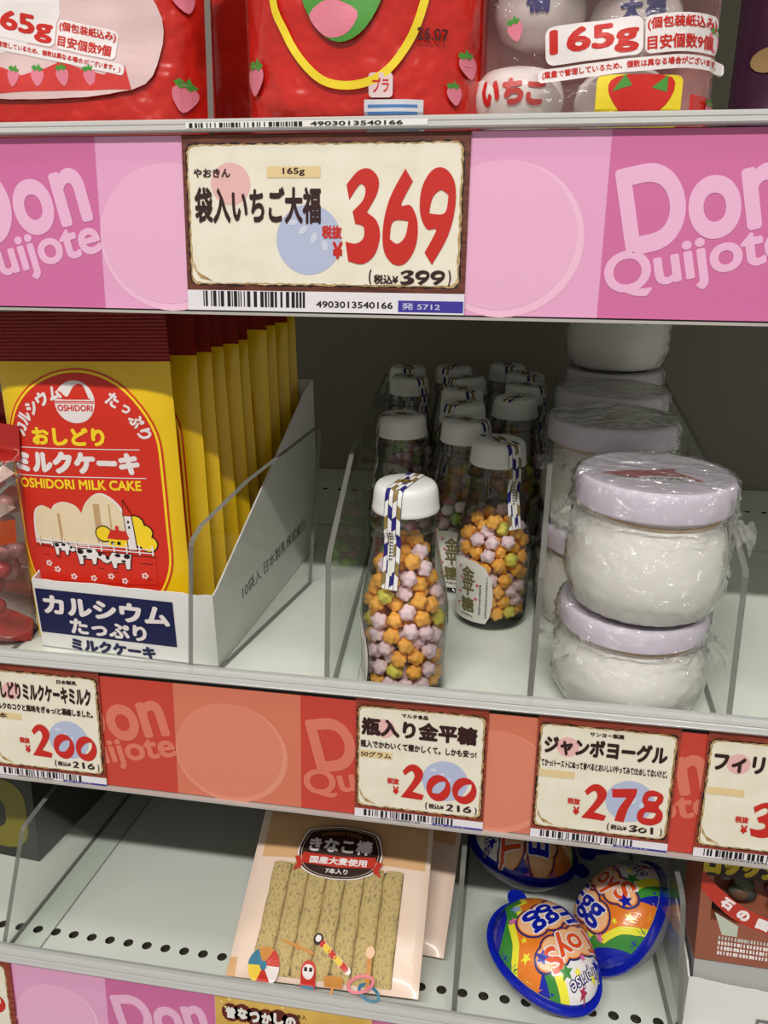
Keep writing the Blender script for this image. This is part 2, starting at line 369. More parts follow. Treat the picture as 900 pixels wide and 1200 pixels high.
# ---- price cards
CREAM = noise_mix('parchment', (226, 218, 198), (236, 230, 214), (1, 1, 1), 60, .55, .3, .7); BURN = noise_mix('burnt_edge', (150, 112, 66), (205, 180, 130), (1, 1, 1), 250, .6)
BEIGE = mat((224, 200, 150)); NAVYP = mat((58, 48, 150)); BALLR = mat((226, 178, 176)); BALLB = mat((178, 186, 214)); BALLB2 = mat((200, 206, 224)); INK = mat((48, 18, 18))
def price_card(x0, z0, w_, h, wood, texts, label, seed, par, strip_h, ball_r, ball_b, bc):
    r = empty('price_card', (x0, -.0005, z0)); tag(r, label, 'price card', 'printed shelf price cards')
    MB().box((0, 0, 0), (w_, .0005, h)).build('card_back', wood, r, smooth=False)
    u0, v0, u1, v1 = par
    pr = Print(); R0 = ragged(u0-.0008, v0-.0008, u1+.0008, v1+.0008, .004, .0005, seed); pr.poly(R0, BLACK, 1)
    pr.poly(ragged(u0-.0002, v0-.0002, u1+.0002, v1+.0002, .004, .0004, seed+1), BURN, 2)
    pr.poly(ragged(u0+.0009, v0+.0007, u1-.0009, v1-.0007, .004, .0004, seed+2), CREAM, 3)
    pr.poly([(u0+.0012, v0+.013), (u0+.004, v0+.0065), (u0+.013, v0+.0014), (u0+.0055, v0+.0028), (u0+.0018, v0+.008)], BURN, 4)
    pr.loops([ell(*ball_r, 24)], BALLR, 4); pr.loops([ell(*ball_b, 30)], BALLB, 4)
    bx, by, ba, bb = ball_b
    for q in range(4): pr.poly(ell(bx-ba*.5+q*ba*.33, by+bb*(.5-.22*q), ba*.17, bb*.1, 8, .6*q), BALLB2, 5)
    pr.build('parchment', r, FLAT)
    pr = Print(); pr.rect(0, 0, w_, strip_h, mat((226, 222, 228)), 1); barcode(pr, bc[0], bc[1], bc[2], strip_h*.97, seed)
    nm, nb, vb = bc[3:]
    pr.text(nm, nb, BLACK, 2, .02); pr.rect(*vb, NAVYP, 2); pr.text('発 5712', (vb[0]+(vb[2]-vb[0])*.06, vb[1]+(vb[3]-vb[1])*.2, vb[0]+(vb[2]-vb[0])*.65, vb[1]+(vb[3]-vb[1])*.8), mat((190, 190, 225)), 3, .02)
    pr.build('barcode_strip', r, FLAT)
    pr = Print(); pn = Print()
    for t in texts:
        k = t[0]
        if k == 'rect': pn.rect(*t[1], BEIGE, 5)
        elif k == 'red': pr.digits(t[1], t[2], RED, 6)
        elif k == 'blk': pr.digits(t[1], t[2], INK, 6)
        elif k == 'redt': pr.text(t[1], t[2], RED, 6, .045)
        elif k == 'prt': pr.text(t[1], t[2], INK, 6, .035)
        elif k == 'name': pn.text(t[1], t[2], INK, 6, t[3] if len(t) > 3 else .05)
    pn.build('product_name', r, FLAT); pr.build('price_figures', r, FLAT)
    return r
WOODD = noise_mix('wood_dark', (78, 34, 24), (122, 66, 50), (8, 1, 90), 4, .5); WOODR = noise_mix('wood_red', (118, 38, 24), (160, 72, 50), (10, 1, 130), 4, .5)
def bx(x0, z0, a, t, c, d): return (a-x0, t-z0, c-x0, d-z0)
X0, Z0 = -.1885, .2968
def B(a, b_, c, d): return (a-X0, b_-Z0, c-X0, d-Z0)
price_card(X0, Z0, .1603, .0935, WOODD, [
    ('name', 'やおきん', B(-.182, .3683, -.1606, .3730), .03), ('rect', B(-.1395, .3680, -.1093, .3738)), ('name', '165g', B(-.1305, .3689, -.118, .3731), .02),
    ('name', '袋入いちご大福', B(-.182, .3440, -.109, .3634), .035),
    ('redt', '税抜', B(-.1085, .3364, -.0972, .3434)), ('redt', '¥', B(-.1025, .3257, -.0966, .3349)),
    ('red', '369', B(-.0957, .3232, -.0342, .3722)),
    ('prt', '(', B(-.0818, .3121, -.0802, .3206)), ('prt', '税込¥', B(-.0790, .3127, -.0652, .3178)), ('blk', '399', B(-.0644, .3125, -.0390, .3202)), ('prt', ')', B(-.0376, .3121, -.0360, .3206))],
    'big white price card reading 369 on the upper shelf edge', 3, B(-.1855, .3115, -.0320, .3852), .0112,
    (.0279, .0682, .0115, .0110), (.0725, .0389, .0186, .0186), (.0095, .0022, .072, '4903013540166', (.0765, .0026, .1205, .0062), (.1235, .0010, .1598, .0072)))
# paper edge of another card showing through the clear lip above it
pr = Print(); o = empty('barcode_slip', (-.184, -.0046, .3928)); tag(o, 'narrow white slip with bar code lines under the clear lip above the 369 card', 'paper slip')
MB().box((0, 0, 0), (.133, .0003, .003)).build('paper', WHITE, o, smooth=False); barcode(pr, .002, .0003, .065, .0026, 9); pr.text('4903013540166', (.07, .0004, .12, .0025), BLACK, 2, .02); pr.build('print', o, FLAT)
CW, CH = .085, .0885
def mid_card(x0, maker, mk, name, nm, line, ln, tagt, price, tax, label, seed, num):
    z0 = -.0287; t = []
    if maker: t.append(('name', maker, (mk[0], .0760, mk[1], .0791), .035))
    t.append(('name', name, (nm[0], .0612, nm[1], .0742), .05))
    if line: t.append(('name', line, (ln[0], .0524, ln[1], .0578), .04))
    t.append(('rect', (.0032, .0450, .0246, .0500)))
    if tagt: t.append(('name', tagt, (.0038, .0456, .0038+.0052*len(tagt) if len(tagt) < 4 else .0238, .0496), .02))
    t += [('redt', '税抜', (.0215, .0274, .0294, .0319)), ('redt', '¥', (.0254, .0200, .0294, .0260))]
    t.append(('red', price, (.0302, .0185, .0302+.0167*len(price), .0432)))
    if tax: t += [('prt', '(', (.0470, .0112, .0484, .0170)), ('prt', '税込¥', (.0492, .0124, .0592, .0161)), ('blk', tax, (.0602, .0122, .0772, .0172)), ('prt', ')', (.0792, .0112, .0806, .0170))]
    return price_card(x0, z0, CW, CH, WOODR, t, label, seed, (.0020, .0090, .0828, .0815), .0062, (.019, .067, .0068, .0068), (.0592, .0335, .0148, .0145), (.0062, .0012, .066, num, (.017, .0001, .044, .0010), (.052, .0000, .0848, .0012)))
mid_card(-.3487, '日本製乳', (.054, .069), 'おしどりミルクケーキミルク', (.0045, .0785), 'ミルクのコクと風味をぎゅっ!と凝縮しました。', (.004, .079), '8本', '200', '216', 'price card reading 200 under the yellow milk sweet packets', 11, '4970077013676')
mid_card(-.0866, 'マルタ食品', (.030, .047), '瓶入り金平糖', (.004, .0785), '瓶入でかわいくて懐かしくて。しかも安っ!', (.0035, .0785), '50グラム', '200', '216', 'price card reading 200 under the glass bottles of star candy', 17, '4971700000123')
mid_card(.0288, 'サンヨー製菓', (.0315, .052), 'ジャンボヨーグル', (.0045, .0785), 'てかっ!トーストにぬって食べるとおいしい?やってみて!ためしてないけど。', (.0035, .0795), '', '278', '301', 'price card reading 278 under the stacked white jars', 23, '4971700000556')
mid_card(.1293, '', None, 'フィリック', (.0045, .056), '', None, '', '3', '', 'rightmost price card on the middle shelf edge, cut off by the frame', 29, '4903747070295')
r = empty('price_card', (-.4422, -.0005, -.2812)); tag(r, 'price card cut off at the lower left corner, white with red figures', 'price card', 'printed shelf price cards')
MB().box((0, 0, 0), (CW, .0005, .0885)).build('card_back', WOODR, r, smooth=False)
pr = Print(); pr.poly(ragged(.0022, .0085, .0805, .0818, .004, .0006, 5), BURN, 1); pr.poly(ragged(.003, .0092, .0797, .0811, .004, .0004, 6), CREAM, 2); pr.digits('00', (.041, .035, .078, .058), RED, 3); pr.build('parchment', r, FLAT)
# yellow card of the soy-flour sticks
r = empty('product_card', (-.1905, -.0008, -.2812)); tag(r, 'gold sweet card with brown lettering at the bottom edge, between pink strips', 'product card')
GOLD = noise_mix('gold_card', (196, 150, 60), (226, 186, 96), (1, 1, 1), 30, .4)
MB().box((0, 0, 0), (.1185, .0006, .088)).build('card_back', GOLD, r, smooth=False)
BRN = mat((96, 34, 20)); pr = Print()
for i, ch in enumerate('昔なつかしの'):
    pr.poly(ell(.012+.0092*i, .0725+.001*math.sin(i*2), .0072, .0085, 14), BRN, 1); pr.glyph(ch, .012+.0092*i, .0725+.001*math.sin(i*2), .0078, .0105, WHITE, 3, .07)
pr.text('7本入', (.060, .0765, .070, .0805), INK, 2, .02)
burst = []
for i in range(41): u = .068+.048*i/40; burst.append((u, .062+.010*math.sin(PI*i/40)+(.006 if i % 2 else 0)))
pr.poly(burst+[(.116, .03), (.068, .03)], WHITE, 1)
for q in ((.005, .0815), (.011, .0845), (.052, .0845), (.008, .077)): pr.poly(star(*q, .0022, 0, 4, .25), mat((250, 232, 150)), 2)
pr.build('lettering', r, FLAT)

# ---- clear acrylic dividers
def divider(x, z, prof, tilt, yaw, label, rx=0, foot=.028, y=.0065):
    r = empty('shelf_divider', (x, y, z), (rx, tilt, yaw)); tag(r, label, 'shelf divider', 'clear acrylic shelf dividers')
    m = MB().prism(prof, lambda u, v, t: (t, u, v), -.0017, .0017, 0, 1); m.build('upright_panel', [ACR, ACE], r, smooth=False)
    yb = max(p[0] for p in prof)
    f = MB(); c, s = math.cos(-tilt), math.sin(-tilt)
    f.box((.0018, 0, .0002), (foot, yb, .0018)); f.m = [0, 0, 1, 1, 1, 1]
    if foot: f.build('foot', [ACR, ACE], r, smooth=False, rot=(0, -tilt, 0))
    return r
def prof(front, c1, c2_, c3, back): return [(0, .0004), (back, .0004), (back, c3), c2_, c1, (.002, front+.004), (0, front)]
divider(-.2015, .0432, prof(.112, (.012, .122), (.07, .134), .146, .19), rad(6.5), rad(-10), 'clear divider standing between the milk sweet carton and empty space', tl, .0, )
divider(-.1075, .0432, prof(.106, (.012, .114), (.11, .146), .150, .40), rad(1.5), rad(4.4), 'clear divider on the left side of the star candy bottles', tl, .016)
divider(.0226, .0432, prof(.106, (.012, .114), (.11, .146), .150, .40), rad(1.0), rad(-2.8), 'clear divider between the star candy bottles and white jars', tl, .0)
divider(.1415, .0432, prof(.115, (.02, .124), (.11, .142), .150, .40), rad(-2.5), rad(-3), 'clear divider on the right side of the white jars', tl, .0)
divider(-.3585, .0432, prof(.105, (.02, .122), (.1, .142), .150, .40), rad(6), rad(-1), 'clear divider leaning against red sweet packets at the left edge', tl, .0)
divider(-.3675, -.1958, prof(.118, (.02, .126), (.08, .138), .145, .42), rad(14), rad(0), 'clear divider tilted beside the bare lower shelf', 0, .026)
divider(-.0145, -.1958, prof(.125, (.006, .132), (.08, .15), .15, .42), rad(0.5), rad(0), 'clear divider between the soy-flour sticks and the toy eggs', 0, .0)
divider(.1405, -.1958, prof(.125, (.006, .132), (.08, .15), .15, .42), rad(-5), rad(1), 'clear divider between the toy eggs and chocolate box', 0, .0)

# ================================================================ bottles of star candy
BP = [(.0, .004), (.020, .003), (.0245, .0005), (.0275, .0008), (.0287, .004), (.0285, .014), (.0288, .035), (.0296, .052), (.0296, .060), (.0288, .068), (.0265, .081), (.0238, .094), (.0216, .106), (.0205, .116), (.0206, .119), (.0224, .1205), (.0224, .1235), (.0206, .125), (.0200, .130)]
def prof_r(z, P_=BP[4:]):
    for (r0, z0), (r1, z1) in zip(P_, P_[1:]):
        if z0 <= z <= z1: return r0+(r1-r0)*(z-z0)/max(1e-9, z1-z0)
    return P_[0][0] if z < P_[0][1] else P_[-1][0]
CAPW = mat((226, 226, 224), .35, .5); NAVY = mat((36, 30, 112)); GOLDB = mat((140, 118, 62)); LBL = mat((224, 222, 214)); OLIVE = mat((112, 104, 62)); PINK = mat((214, 92, 112))
bt = empty('candy_bottle'); tag(bt, '', 'bottle', 'glass bottles of star candy')
PS = S(BP, 3, False)
m = MB().lathe(PS, 56, 0); m.build('glass', GLASS, bt)
MB().lathe([(.0195, .0055), (.0255, .0042), (.0268, .0025), (.0262, .0012), (.022, .0012), (.0, .0012)], 40).build('base', clear('glass_base', (150, 155, 145), (70, 72, 64), .05, 1.5), bt)
cp_ = [(.0200, .1305), (.0214, .1303), (.0218, .1315), (.0213, .1332), (.0209, .137), (.0204, .1425), (.0196, .1455), (.0182, .1472), (.0175, .1476), (.010, .1478), (.0, .1478)]
MB().lathe(cp_, 64).build('cap', CAPW, bt)
# seal tape: path from the far side of the cap top, over it and down the front
path = [(-.019, .1462), (-.0175, .1479), (0, .1481), (.0172, .1479), (.0186, .1473), (.0200, .1455), (.0210, .1400), (.0220, .1325), (.0220, .1302), (.0226, .1235), (.0226, .1205), (.0212, .1165), (.0222, .106), (.0244, .094), (.0262, .084)]
pl = [0]
for a, c in zip(path, path[1:]): pl.append(pl[-1]+math.hypot(c[0]-a[0], c[1]-a[1]))
def tape(u, s, h):
    s = min(max(s, 0), pl[-1]); r_ = np.interp(s, pl, [p[0] for p in path]); z = np.interp(s, pl, [p[1] for p in path])
    top = pl[1] <= s <= pl[3]
    if r_ < .0172:
        rr = r_; return (u, -rr, z+h)
    a = u/r_
    return ((r_+h)*math.sin(a), -(r_+h)*math.cos(a), z+(h if s < pl[4] else 0))
pr = Print(); L_ = pl[-1]; hw = .0056; pr.rect(-hw, .0, hw, L_, WHITE, 1)
cw = 2*hw/4; k = 0; s0 = 0
rowh = .0092
cols = [[NAVY, WHITE, GOLDB, WHITE], [WHITE, NAVY, WHITE, GOLDB]]
for j in range(int(L_/rowh)):
    for i in range(4):
        c = (NAVY, WHITE, GOLDB, WHITE, NAVY, WHITE)[(i*1+j*3) % 4] if (i+j) % 2 == 0 else WHITE
        if c is WHITE: continue
        u = -hw+i*cw; d = .0022 if i % 2 else -.0022; v = j*rowh+.001
        pr._put([(u+.0001, v), (u+cw-.0001, v+d), (u+cw-.0001, v+d+rowh*.92), (u+.0001, v+rowh*.92)], [[0, 1, 2, 3]], c, 2)
for i in range(5): pr.rect(-hw+i*cw-.00015, 0, -hw+i*cw+.00015, L_, NAVY, 2)
pr.loops([ell(0, (pl[2]+pl[3])/2-.008, .0042, .0042, 24)], GOLDB, 3); pr.loops([ell(0, (pl[2]+pl[3])/2-.008, .003, .003, 20), ell(0, (pl[2]+pl[3])/2-.008, .002, .002, 16)], BLACK, 4)
pr.rect(-.0018, pl[9]+.001, .0012, pl[13]+.001, LBL, 3)
for q in range(9): pr.rects([(-.0014, pl[9]+.002+q*.0022, -.0004, pl[9]+.0034+q*.0022), (.0, pl[9]+.002+q*.0022, .0008, pl[9]+.0032+q*.0022)], BLACK, 4)
pr.build('seal_tape', bt, tape, .0022, h0=.0001)
# paper label wrapped around the body, 70 degrees to the left of the tape
def lab(u, v, h): r_ = prof_r(v)+.0002+h; a = u/.0287-rad(70); return (r_*math.sin(a), -r_*math.cos(a), v)
pr = Print(); lo, hi = .006, .058
top = [(-.0195, lo), (.0135, lo), (.0165, .012)]+[(.0165+.002*math.sin(PI*(i/8)), .012+(.044-.012)*i/8) for i in range(1, 8)]+[(.0165, .044), (.012, .054), (.004, hi), (-.008, hi), (-.0195, .055)]
pr.poly(top, LBL, 1)
for ch, cv, sz in (('金', .046, .013), ('平', .033, .012), ('糖', .0195, .013)): pr.glyph(ch, -.0025, cv, sz, sz, OLIVE, 2, .035, .1)
for q in ((-.011, .05), (-.009, .041), (-.011, .028), (.006, .038), (-.012, .018), (.005, .026)): pr.poly(ell(*q, .0014, .0014, 8), PINK, 2)
for i, ch in enumerate('マルタ食品株式会社名古屋市西区新道'): pr.glyph(ch, .0135, .0455-i*.0021, .0016, .0016, BLACK, 2, .01)
for i, ch in enumerate('賞味期限2027505'): pr.glyph(ch, .0085, .038-i*.0024, .0018, .0018, BLACK, 2, .02)
pr.text('内容量50g', (-.009, .0095, .003, .0112), BLACK, 2, .01)
pr.build('paper_label', bt, lab, .003)
BZ = lambda y: zf(y)
bottles = [ # x, y, turn, label
 (-.0619, .046, -15, 'glass candy bottle standing alone at the shelf front, its white cap brightly lit'),
 (-.0065, .1594, 37, 'second nearest candy bottle, orange candy and white paper label turned left'),
 (-.0905, .2299, -72, 'dim candy bottle with pink and green candy right behind the front one, leftmost row'),
 (-.1075, .4037, 50, 'dark candy bottle in the left row, second behind the front bottle'),
 (-.1175, .4669, 10, 'darkest candy bottle at the back end of the left row'),
 (-.0350, .2200, 62, 'candy bottle with pink and green candy and label half hidden by the orange one'),
 (-.0425, .2850, -35, 'candy bottle in the middle row, second of that row'),
 (-.0470, .3480, 30, 'candy bottle in the middle row, third of that row'),
 (-.0470, .4120, -50, 'candy bottle in the middle row, fourth of that row'),
 (-.0655, .4760, -20, 'candy bottle at the back end of the middle row'),
 (.0050, .3160, 150, 'candy bottle in the right row, right behind the nearer orange candy bottle'),
 (.0150, .3800, 60, 'candy bottle in the right row, third of that row'),
 (.0150, .4430, 20, 'candy bottle in the right row, fourth of that row'),
 (-.0055, .4985, 10, 'candy bottle furthest back in the right row')]
BR = []
for i, (x, y, a, lb) in enumerate(bottles):
    o = bt if i == 0 else copy_tree(bt)
    o.location = (x, y, zf(y)+.0004); R_ = Matrix.Rotation(tl, 3, 'X') @ Matrix.Rotation(rad(a), 3, 'Z'); o.rotation_euler = R_.to_euler(); o['label'] = lb; BR.append(o)

# ---- candies
def lobes(d, dirs, a=.68, b=.36, core=.78):
    k = core
    for e in dirs:
        c_ = d.dot(e); q = b*b-a*a*(1-c_*c_)
        if c_ > 0 and q > 0: k = max(k, a*c_+math.sqrt(q))
    return k
def konpeito(seed, r):
    bm = bmesh.new(); bmesh.ops.create_icosphere(bm, subdivisions=3, radius=1)
    rn = random.Random(seed); dirs = []
    for i in range(13):
        z = 1-2*(i+.5)/13; a = i*2.39996+rn.uniform(-.25, .25); q = math.sqrt(1-z*z); dirs.append(Vector((q*math.cos(a), q*math.sin(a), z)))
    for v in bm.verts: d = v.co.normalized(); v.co = d*lobes(d, dirs)*r
    vv = [tuple(v.co) for v in bm.verts]; ff = [[q.index for q in f.verts] for f in bm.faces]; bm.free(); return vv, ff
CANDY = {'orange': mat((255, 186, 78), .5, .4), 'pale pink': mat((250, 222, 230), .5, .4), 'yellow': mat((228, 220, 92), .5, .4),
         'white': mat((238, 230, 222), .5, .4), 'green': mat((164, 208, 84), .5, .4), 'pink': mat((226, 134, 152), .5, .4)}
def pack(n, r, top, seed, iters=260):
    rn = np.random.RandomState(seed); z = rn.uniform(.012, top, n); a = rn.uniform(0, 2*PI, n)
    zz = np.linspace(0, .14, 141); rr_ = np.array([prof_r(q) for q in zz])-.0014
    R_ = lambda z_: np.interp(z_, zz, rr_)
    q = rn.uniform(0, 1, n)**.5*(R_(z)-r); p = np.stack((q*np.cos(a), q*np.sin(a), z), 1)
    for it in range(iters):
        p[:, 2] -= .00012 if it < iters*.6 else 0
        d = p[:, None]-p[None]; L2 = np.linalg.norm(d, axis=2)+np.eye(n); ov = np.maximum(0, 2*r-L2)*(1-np.eye(n))
        p += (d/L2[..., None]*ov[..., None]).sum(1)*.28
        p[:, 2] = np.clip(p[:, 2], .0062+r, top+.01)
        ra = np.hypot(p[:, 0], p[:, 1])+1e-9; mx = R_(p[:, 2])-r*1.02; k = np.minimum(1, mx/ra); p[:, 0] *= k; p[:, 1] *= k
    return p
protos = {}
def candy_obj(colr, var):
    k = (colr, var)
    if k not in protos:
        v, f = konpeito(var*7+1, 1.0); m = MB().add(v, f); o = m.build('star_candy', CANDY[colr], sharp=60); protos[k] = o; return o, True
    c = protos[k].copy(); C.objects.link(c); return c, False
def fill_bottle(idx, n, r, top, mix, where, group, seed):
    M_ = Matrix.Translation(BR[idx].location) @ BR[idx].rotation_euler.to_matrix().to_4x4()
    rn = random.Random(seed)
    for p in pack(n, r*.93, top, seed):
        c = rn.choices(list(mix), list(mix.values()))[0]; o, new = candy_obj(c, rn.randrange(3))
        o.location = M_ @ Vector(p); o.rotation_euler = (rn.uniform(0, 6), rn.uniform(0, 6), rn.uniform(0, 6)); o.scale = (r, r, r)*1 if True else 1
        o['label'] = '%s star candy inside the %s' % (c, where); o['category'] = 'candy'; o['group'] = group
fill_bottle(0, 158, .0059, .112, {'orange': 5, 'pale pink': 4.6, 'yellow': .6}, 'brightly lit front bottle', 'candies in the front bottle', 4)
fill_bottle(1, 138, .0060, .098, {'orange': 5, 'pale pink': 3, 'yellow': 1}, 'second nearest bottle behind it', 'candies in the second bottle', 6)
m = MB()
bm = bmesh.new(); bmesh.ops.create_icosphere(bm, subdivisions=2, radius=1)
dirs = [Vector((math.sqrt(1-(1-2*(i+.5)/12)**2)*math.cos(i*2.4), math.sqrt(1-(1-2*(i+.5)/12)**2)*math.sin(i*2.4), 1-2*(i+.5)/12)) for i in range(12)]
for v in bm.verts: d = v.co.normalized(); v.co = d*lobes(d, dirs)
lv = [Vector(v.co) for v in bm.verts]; lf = [[q.index for q in f.verts] for f in bm.faces]; bm.free()
order = list(CANDY)
shapes = [pack(120, .0056, .092, 50), pack(112, .0056, .088, 51)]
mixes = {2: ('pale pink', 'pink', 'white', 'green', 'white'), 5: ('pink', 'pink', 'green', 'white', 'pale pink')}
rn = random.Random(5)
for idx in range(2, len(BR)):
    M_ = Matrix.Translation(BR[idx].location) @ BR[idx].rotation_euler.to_matrix().to_4x4()
    mx = mixes.get(idx, (('orange', 'pale pink', 'orange', 'yellow'), ('pink', 'white', 'green', 'pale pink'))[idx % 2])
    for p in shapes[idx % 2]:
        Rm = Matrix.Rotation(rn.uniform(0, 6), 3, (rn.random(), rn.random(), rn.random()+.1))*.006; c = M_ @ Vector(p)
        m.add([tuple(c+Rm @ q) for q in lv], lf, order.index(rn.choice(mx)))
o = m.build('star_candy', [CANDY[k] for k in order], sharp=60); tag(o, 'mixed star candies filling the dim bottles further back on the shelf', 'candy', None, 'stuff')

# ================================================================ white jars wrapped in film
JB = mat((238, 236, 230), .3, .45, sss=.15, key='jar'); JL = mat((214, 204, 220), .32, .45, sss=.2, key='jarlid'); BAND = mat((206, 168, 116), .5); JRED = mat((158, 40, 48), .5)
def make_jar(k=1.0):
    r = empty('yogurt_jar'); tag(r, '', 'jar', 'film-wrapped white jars')
    bp = [(.0, .002), (.030, .0015), (.038, .0005), (.0425, .003), (.0462, .010), (.0486, .020), (.0490, .028), (.0478, .040), (.0448, .052), (.0415, .060), (.0405, .064)]
    MB().lathe(S(bp, 3, False), 64).build('body', JB, r)
    lp = [(.0400, .0642), (.0462, .0642), (.0474, .0655), (.0474, .0785), (.0462, .0808), (.0440, .0818), (.0428, .0812), (.0405, .0806), (.0, .0806)]
    MB().lathe(lp, 64).build('lid', JL, r)
    pts = [(.0428*math.cos(a)+.0008*math.sin(5*a), .0428*math.sin(a), .0618+.0012*math.sin(2*a+1)) for a in np.linspace(0, 2*PI, 60, endpoint=False)]
    MB().tube(pts, .0008, 6, 0, True).build('rubber_band', BAND, r)
    pr = Print(); pr.poly(S([(-.012, -.012), (-.03, -.006), (-.03, -.002), (-.012, .004), (.0, .005), (.004, .009), (.014, .010), (.012, .004), (.024, -.010), (.024, -.014), (.008, -.010)], 3), JRED, 1)
    pr.loops([ell(.004, -.012, .016, .006, 24)], mat((200, 196, 198)), 2); pr.text('ヨーグル', (-.006, -.0155, .014, -.0095), INK, 3, .04)
    pr.build('lid_print', r, lambda u, v, h: (u, v, .0808+h))
    def wrap(u, v):
        a = u*2*PI; pf = [(.030, -.0005+.001), (.0432, .0024), (.0494, .018), (.0498, .030), (.0488, .042), (.0465, .054), (.0445, .061), (.0472, .0628), (.0482, .065), (.0483, .0788), (.0465, .0822), (.0425, .0828), (.02, .0832), (.0, .0834)]
        t = v*(len(pf)-1); i = min(int(t), len(pf)-2); q = t-i; rr = pf[i][0]*(1-q)+pf[i+1][0]*q; zz = pf[i][1]*(1-q)+pf[i+1][1]*q
        nz = noise.noise(Vector((math.cos(a)*5, math.sin(a)*5, zz*160))); n2 = noise.noise(Vector((math.cos(a)*11+9, math.sin(a)*11, zz*330)))
        am = .0014+.0028*math.exp(-((zz-.058)/.012)**2); sq = max(0, 1-max(0, (zz-.079)/.003))
        rr += am*(abs(nz)*1.5+abs(n2)*.7)*(1 if sq > 0 else .0)
        return (rr*math.cos(a), rr*math.sin(a), zz+(.00025*noise.noise(Vector((rr*math.cos(a)*150, rr*math.sin(a)*150, 1))) if zz > .08 else 0))
    MB().grid(wrap, 110, 60).build('film_wrap', FILM, r, weld=True, sharp=180)
    for a in (2.9, 3.5, 5.9, .5):
        m = MB()
        pts = []
        for i in range(9):
            for j in range(7):
                t = i/8; q = j/6-.5; rr = .0455+.016*t; aa = a+q*.38*(1+.5*t)
                pts.append((rr*math.cos(aa), rr*math.sin(aa), .060-.010*t+.006*math.sin(j*2.3+i)*t+.004*noise.noise(Vector((i*.7, j*.9, a)))))
        m.add(pts, [(i*7+j, i*7+j+1, (i+1)*7+j+1, (i+1)*7+j) for i in range(8) for j in range(6)])
        m.build('film_ruffle', RUFF, r, sharp=180)
    return r
jar0 = make_jar()
JH = .0834
jars = [ # x, y(base), level, height scale, label
 (.0875, .0620, 0, .86, 'lower white jar of the front stack, cut off by the rail'),
 (.0905, .0590, 1, 1.06, 'big white jar at the top of the front stack, lavender lid'),
 (.0770, .1760, 0, 1, 'lower white jar of the second stack, behind the front jars'),
 (.0770, .1760, 1, 1, 'upper white jar of the second stack, lid showing just above the front lid'),
 (.0880, .2830, 0, 1, 'lower white jar of the third stack'),
 (.0880, .2830, 1, 1, 'upper white jar of the third stack, lid above the second lid'),
 (.1010, .3950, 0, 1, 'bottom white jar of the tallest stack at the back'),
 (.1010, .3950, 1, 1, 'middle white jar of the tallest stack at the back'),
 (.1010, .3950, 2, 1, 'top white jar of the tallest stack, right under the upper shelf')]
up = Vector((0, -math.sin(tl), math.cos(tl))); hb = {}
for i, (x, y, l, s_, lb) in enumerate(jars):
    o = jar0 if i == 0 else copy_tree(jar0)
    h = hb.get((round(y, 2)), 0) if l else 0
    o.location = Vector((x, y, zf(y)+.0004))+up*h; o.scale = (1, 1, s_); hb[round(y, 2)] = h+(JH+.0002)*s_
    o.rotation_euler = (Matrix.Rotation(tl, 3, 'X') @ Matrix.Rotation((.15, 0, 2.2, .9, 4, 1.7, 3, 5, 2)[i], 3, 'Z')).to_euler(); o['label'] = lb

# ================================================================ pillow packets
def pillow(w_, h, d, seal=.02, seed=0, wr=.0012, sb=.012):
    """front surface function of a sealed packet: u in [-w/2,w/2], v in [0,h] -> y (negative is towards the viewer)"""
    def yv(u, v, side=-1):
        a = max(0, 1-abs(2*u/w_)**3.2)**.55; t0 = min(1, max(0, v/sb)); t1 = min(1, max(0, (h-seal-v)/(seal*1.3)))
        q = a*math.sin(t0*PI/2)**.8*math.sin(t1*PI/2)**.8
        n = noise.noise(Vector((u*60+seed, v*22, seed)))+.5*noise.noise(Vector((u*30, v*55+seed, seed+4)))
        fr = 1-min(1, max(0, (h-seal-v)/.02)) if v > h-seal-.02 else 0
        return side*(d/2*q+wr*n*min(1, q*2)*1.0)+(.0004*side if q == 0 else 0)+.0006*math.sin(v*2600)*0*fr
    return yv
def pillow_mesh(w_, h, yv, nu=36, nv=50, mfn=None, edge=.0):
    m = MB()
    m.grid(lambda a, c: ((a-.5)*w_, yv((a-.5)*w_, c*h, -1), c*h), nu, nv, 0, mfn)
    m.grid(lambda a, c: ((.5-a)*w_, yv((.5-a)*w_, c*h, 1), c*h), nu, nv, 0, (lambda a, c: mfn(1-a, c)) if mfn else None)
    return m

# ---- milk sweet packets in their carton
YEL = mat((238, 196, 16), .32, .5, .25, 60, coat=.3); RSEAL = mat((140, 24, 18), .3, .5, .5, 90); PRED = mat((212, 44, 26), .35, .5); YEL2 = mat((250, 214, 40), .4); WIN = mat((232, 214, 178), .4); WIN2 = mat((196, 160, 118), .4); PWHITE = mat((236, 226, 226), .4)
def seal_mat():
    m = bpy.data.materials.new('ribbed_seal'); m.use_nodes = True; nt = m.node_tree; b_ = nt.nodes['Principled BSDF']; b_.inputs['Base Color'].default_value = (*lin((146, 26, 18)), 1); b_.inputs['Roughness'].default_value = .35
    t = nt.nodes.new('ShaderNodeTexCoord'); wv = nt.nodes.new('ShaderNodeTexWave'); wv.bands_direction = 'Z'; wv.inputs['Scale'].default_value = 130; wv.inputs['Distortion'].default_value = .4
    bp = nt.nodes.new('ShaderNodeBump'); bp.inputs['Strength'].default_value = .8; bp.inputs['Distance'].default_value = .001
    nt.links.new(t.outputs['Object'], wv.inputs['Vector']); nt.links.new(wv.outputs['Fac'], bp.inputs['Height']); nt.links.new(bp.outputs['Normal'], b_.inputs['Normal']); return m
SEALM = seal_mat()
PW, PH = .127, .242
PSEAL = .2085/PH
yv = pillow(PW, PH, .0165, .030, 3, .0008)
